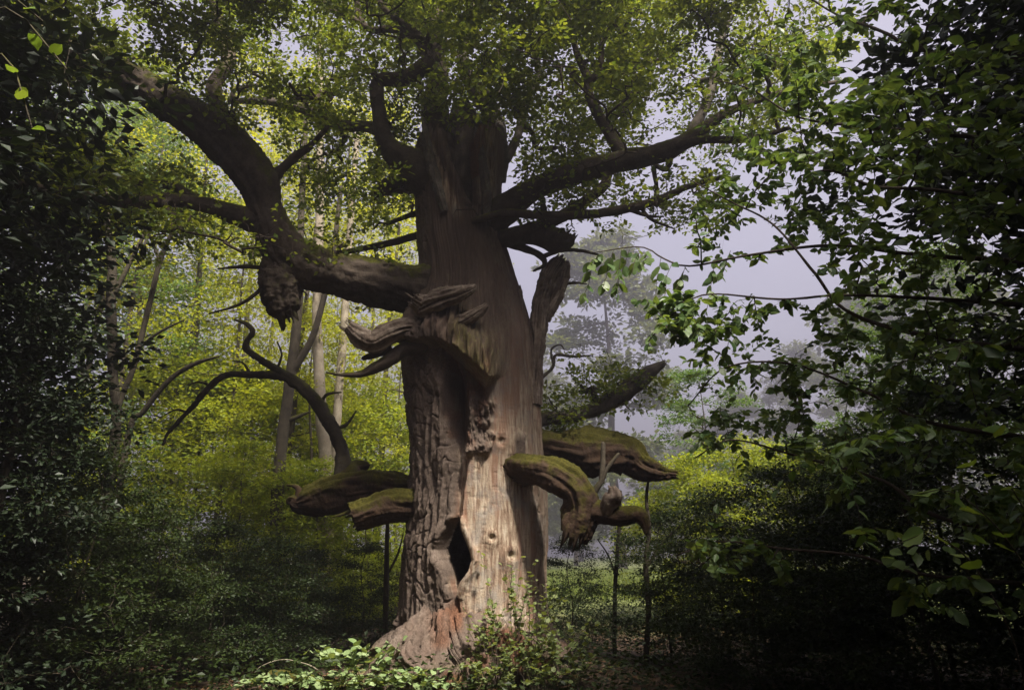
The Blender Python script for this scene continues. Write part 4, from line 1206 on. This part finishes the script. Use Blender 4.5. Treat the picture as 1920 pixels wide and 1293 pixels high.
def twig_leaves(P, per, size, g, droop=.5, nr=.6, nz=.7, sv=.22):
    """alternate leaves along each twig, drooping"""
    n, k, _ = P.shape
    u = (np.arange(per) + .5) / per
    u = np.clip(u[None] + g.normal(0, .05, (n, per)), 0.02, 1)
    seg = u * (k - 1); i0 = np.clip(seg.astype(int), 0, k - 2); f = (seg - i0)[..., None]
    ar = np.arange(n)[:, None]
    pos = P[ar, i0] * (1 - f) + P[ar, i0 + 1] * f
    d = unit(P[:, -1] - P[:, 0])[:, None].repeat(per, 1)
    side = np.where(np.arange(per) % 2, 1., -1.)[None, :, None]
    lat = unit(np.cross(d, np.array([0, 0, 1.0])) + 1e-4)
    di = d * .55 + lat * side * .8 + g.normal(0, .25, d.shape)
    di[..., 2] -= droop
    nn = g.normal(0, nr, d.shape); nn[..., 2] += nz
    sz = size * (1 + g.normal(0, sv, (n, per))).clip(.5, 1.6)
    return pos.reshape(-1, 3), unit(di.reshape(-1, 3)), unit(nn.reshape(-1, 3)), sz.ravel()


A1 = twig_leaves(P2b, 9, .078, g_b, .35)
A2 = twig_leaves(P1, 11, .078, g_b, .4)
A3 = twig_leaves(hang, 9, .10, g_b, .7, nr=.9, nz=.1)
lp, ld, ln, ls = [np.concatenate(v) for v in zip(A1, A2, A3)]
# a clear view of the misty clearing stays open between the oak and the hanging sprays
qx, qy, _ = project(lp)
isl = np.arange(len(lp)) >= len(A1[0]) + len(A2[0])
edge = np.interp(qy, [0, 150, 250, 330, 450, 480, 560, 640, 700, 760, 860, 1000, 1130, 1300], [1440, 1300, 1290, 1330, 1270, 1080, 1190, 1215, 1230, 1270, 1300, 1260, 1400, 1500])
keep = isl | (qx > edge)
lp, ld, ln, ls, isl = lp[keep], ld[keep], ln[keep], ls[keep], isl[keep]
big = biggest(lp, ls + .05 * isl, 300) | isl
leaf_objects(lp[big], ld[big], ln[big], ls[big], 'oval', M_BEECH, beech, gen=g_b)
fo = add('foliage', leaves_mesh('foliage', lp[~big], ld[~big], ln[~big], ls[~big], 'oval', g_b), M_BEECH, beech)
fo['kind'] = 'stuff'


# ------------------------------------------------------------------ near leaves: hazel on the right, lime twig at the upper left
def leafy_bush(name, label, cat, stems, size, kind, mat, seed, per=6, smat=M_STEM, droop=.3, nz=.8, nr=.4, sr=.006, width=1.0, group=None, sv=.25):
    g = np.random.default_rng(seed)
    t = thing(name, label, cat, group=group)
    P = []
    for s in stems:
        p = catmull(np.array(s, float), 9); P.append(p)
        V, Fc, A = tube(np.column_stack([p, np.linspace(sr, sr * .35, 9)]), 24, 6, lump=.05, ridge=.02, seed=seed)
        add('stem', mesh_from('stem', V, Fc, A), smat, t)
    P = np.array(P)
    m = P.shape[1]
    lp_, ld_, ln_, ls_ = twig_leaves(P[:, m // 2:], per, size, g, droop, nr, nz, sv)
    leaf_objects(lp_, ld_, ln_, ls_, kind, mat, t, width, g)
    return t


def pts(rows):
    r = np.array(rows, float)
    return at(r[:, 0], r[:, 1], r[:, 2])


leafy_bush('hazel_bush', 'hazel twigs with broad bright green leaves in front of the dark shrubs', 'shrub',
           [pts([(1960, 1500, 3.6), (1960, 1150, 3.7), (1860, 980, 3.7), (1780, 920, 3.7), (1700, 930, 3.7)]), pts([(1960, 1500, 3.7), (1970, 1100, 3.7), (1900, 920, 3.8), (1850, 880, 3.8), (1800, 872, 3.8)]),
            pts([(1960, 1500, 3.7), (1900, 1200, 3.6), (1800, 1030, 3.6), (1730, 1000, 3.6), (1680, 1020, 3.6)]), pts([(1960, 1500, 3.9), (1990, 1000, 3.9), (1930, 820, 3.9), (1880, 800, 3.9), (1840, 830, 3.9)])],
           .115, 'round', M_HAZEL, 71, per=7, width=.85)
leafy_bush('linden_branch_tree', 'slim linden sapling with round leaves hanging before the black shade', 'tree',
           [pts([(-260, 1400, 3.2), (-240, 400, 3.2), (-120, 60, 3.2), (-10, 10, 3.3), (70, 60, 3.3), (125, 130, 3.3)]), pts([(-260, 1400, 3.2), (-240, 500, 3.2), (-100, 130, 3.2), (0, 100, 3.3), (50, 170, 3.3), (60, 240, 3.3)]),
            pts([(-260, 1400, 3.2), (-240, 300, 3.2), (-120, -60, 3.2), (-40, -40, 3.3), (20, 10, 3.3), (80, 40, 3.3)])], .075, 'round', M_HAZEL, 72, per=15, width=.9, sr=.012, droop=.5)

# bramble and seedlings in front of the roots
g_s = np.random.default_rng(81)


def bramble(x, y0, y1, Y, n, size, mat, label, group, seed, spread=45, per=6):
    stems = []
    b = at(x, y0, Y); b[2] = float(ground_z(np.array([b[0]]), np.array([Y]))[0]) - .02
    for i in range(n):
        tx = x + g_s.normal(0, spread); ty = y1 + abs(g_s.normal(0, 18)); TY = Y + g_s.normal(0, .22)
        tip = at(tx, ty, TY)
        mid = (b + tip) / 2 + np.array([g_s.normal(0, .04), g_s.normal(0, .04), .10])
        bb = b + np.array([g_s.normal(0, .07), g_s.normal(0, .07), 0])
        stems.append([bb, (bb + mid) / 2 + [0, 0, .02], mid, tip])
    return leafy_bush('bramble', label, 'plant', stems, size, 'round', mat, seed, per=per, droop=.05, nz=1.3, nr=.45, sr=.004, group=group)


GBm = 'pale bramble shoots before the roots'
for i, (x, y0, y1, Y, n_) in enumerate(((640, 1290, 1205, 9.35, 5), (690, 1290, 1195, 9.3, 5), (740, 1290, 1245, 9.1, 6), (600, 1300, 1262, 9.1, 5), (545, 1300, 1262, 9.2, 4), (660, 1300, 1258, 9.0, 6), (710, 1300, 1262, 8.9, 6),
                                        (775, 1300, 1262, 8.9, 4), (500, 1300, 1272, 9.2, 4))):
    bramble(x, y0, y1, Y, n_ + 3, .085, M_BRAMBLE, 'pale green bramble shoot sprouting beside the gnarled roots', GBm, 100 + i)
GSh = 'light shrub shoots before the bare trunk'
for i, (x, y0, y1, Y, n_) in enumerate(((930, 1290, 1120, 9.3, 6), (985, 1290, 1070, 9.35, 7), (1010, 1290, 1150, 9.2, 6), (950, 1290, 1190, 9.1, 8), (1040, 1290, 1190, 9.2, 7), (900, 1295, 1235, 9.0, 6), (990, 1295, 1200, 9.0, 8),
                                        (1080, 1295, 1225, 9.2, 7), (940, 1295, 1240, 8.9, 7), (1030, 1295, 1245, 8.9, 8), (960, 1290, 1030, 9.3, 4), (1012, 1290, 1090, 9.25, 6), (915, 1290, 1165, 9.2, 6), (1055, 1295, 1160, 9.3, 6))):
    bramble(x, y0, y1, Y, n_ + 4, .052, M_SHRUB, 'slender light-green shrub shoot growing before the bare trunk wood', GSh, 130 + i, spread=32, per=9)

# mossy log and arching dry cane
log = thing('mossy_log', 'moss-covered rotten log lying among bramble at left of the roots', 'log')
lpth = np.column_stack([at(np.array([505., 550, 600, 645]), np.array([1268., 1276, 1282, 1292]), np.array([9.55, 9.5, 9.45, 9.4])), [.085, .10, .10, .08]])
V, Fc, A = tube(lpth, 60, 30, lump=.15, ridge=.08, seed=9.1, end='broken')
add('log_body', mesh_from('log_body', V, Fc, A), M_MOSSY, log)
cane = thing('dry_cane', 'thin bare cane arching over the mossy log', 'twig')
cpth = np.column_stack([at(np.array([620., 595, 560, 525, 490, 475]), np.array([1295., 1255, 1240, 1236, 1248, 1262]), np.full(6, 9.3)), [.006, .006, .005, .005, .004, .003]])
V, Fc, A = tube(cpth, 40, 8, lump=.05, ridge=.02, seed=4.4)
add('cane_stem', mesh_from('cane_stem', V, Fc, A), M_PALE, cane)

# ------------------------------------------------------------------ low ground cover
g_g = np.random.default_rng(91)
m = 46000
x = g_g.uniform(-11, 13, m); y = 8.5 + 13 * g_g.random(m) ** 1.6
z = ground_z(x, y) + g_g.random(m) ** 2 * .45
ok = np.hypot(x + .5, y - D) > 1.35
pos = np.column_stack([x, y, z])[ok]
di = g_g.normal(0, 1, (len(pos), 3)); di[:, 2] = np.abs(di[:, 2]) * .3
nn = g_g.normal(0, .5, (len(pos), 3)); nn[:, 2] += 1
gc = add('ground_cover', leaves_mesh('ground_cover', pos, unit(di), unit(nn), g_g.uniform(.05, .10, len(pos)), 'rhomb', g_g), M_DEEP)
tag(gc, 'low leafy ground cover spread over the forest floor', 'ground cover'); gc['kind'] = 'stuff'
m = 16000
x = g_g.uniform(-7, 9, m); y = g_g.uniform(8.8, 17, m)
pos = np.column_stack([x, y, ground_z(x, y) + .015])
nn = g_g.normal(0, .25, (m, 3)); nn[:, 2] += 1
lt = add('leaf_litter', leaves_mesh('leaf_litter', pos, unit(g_g.normal(0, 1, (m, 3)) * [1, 1, .15]), unit(nn), g_g.uniform(.05, .11, m), 'rhomb', g_g),
         leaf_mat('dead_leaf', (.05, .026, .012), (.17, .095, .045), .1))
tag(lt, 'brown fallen leaves littering the soil round the oak', 'leaf litter'); lt['kind'] = 'stuff'
m = 40000
x = g_g.uniform(-8, 45, m); y = g_g.uniform(24, 75, m)
pos = np.column_stack([x, y, ground_z(x, y) - .02])
di = g_g.normal(0, .35, (m, 3)); di[:, 2] = 1
gr = add('meadow_grass', leaves_mesh('meadow_grass', pos, unit(di), unit(g_g.normal(0, 1, (m, 3)) * [1, 1, .2]), g_g.uniform(.2, .5, m), 'rhomb', g_g, .25), M_GRASS)
tag(gr, 'sunlit yellow-green meadow grass in the clearing behind the oak', 'grass'); gr['kind'] = 'stuff'

# ------------------------------------------------------------------ evergreens added to darken both side edges and block skylight behind the camera
yw = make_tree('shade_yew', 'black-green yew added to darken the edge before the forking dark sapling', 'tree', 9, .2, 2.3, .22, 130, 1000, 24, .13, M_YEW, M_STEM, 95, flat=.5, spread=.4)
yw.location = (-7.5, 7.6, 0)
LYw = 'unseen tall black-green yew added to block sun and skylight'
GYw = 'dark yews added for shade'
for x, y, rz, s, lab in ((-10.2, 10.8, 1.0, 1.25, 'black-green yew added for darkness behind the shaded shrubs left of the forking dark sapling'), (-5.6, 4.6, 2.0, 1.0, 'black-green yew added for darkness behind the round linden leaves'),
                         (7.3, 7.4, 3.0, 1.15, 'black-green yew added for darkness right behind the beech trunk'), (6.3, 4.2, 4.0, 1.1, 'black-green yew added for darkness beside the hazel bush'), (10.8, 10.2, 5.0, 1.4, 'large black-green yew added for darkness behind the largest dark shrub'),
                         (-4.75, 7.2, 2.6, .44, 'small black-green yew bush added for darkness below the round linden leaves'), (-6.2, 0.5, 1.7, 1.55, LYw), (7.7, 0.0, 2.7, 1.55, LYw), (-5.6, -4.0, .7, 1.7, LYw), (9.0, -4.5, 3.7, 1.7, LYw), (7.9, 2.6, 4.9, 1.75, LYw),
                         (-3.4, -4.6, 5.9, 1.45, LYw), (3.6, -4.8, 1.2, 1.45, LYw), (0.2, -9.0, 2.2, 1.6, LYw), (-8.0, -9.0, 3.2, 1.7, LYw), (8.0, -10.0, 4.2, 1.7, LYw)):
    copy_thing(yw, lab, (x, y, 0), rz, s, GYw)

# ------------------------------------------------------------------ haze
def haze():
    x0, x1, y0, y1, z0, z1 = -430, 430, -430, 450, -2.2, 56
    V = np.array([(a, b, c) for a in (x0, x1) for b in (y0, y1) for c in (z0, z1)])
    f = np.array([(0, 1, 3, 2), (4, 6, 7, 5), (0, 4, 5, 1), (2, 3, 7, 6), (0, 2, 6, 4), (1, 5, 7, 3)])
    m_, t, N, L = nt('haze_air')
    v = N.new('ShaderNodeVolumePrincipled')
    v.inputs['Color'].default_value = (.90, .86, .96, 1)
    v.inputs['Density'].default_value = .0058
    v.inputs['Anisotropy'].default_value = .7
    o = N.new('ShaderNodeOutputMaterial'); L.new(v.outputs[0], o.inputs['Volume'])
    h = add('haze', mesh_from('haze', V, [f], smooth=False), m_)
    h['kind'] = 'stuff'


haze()
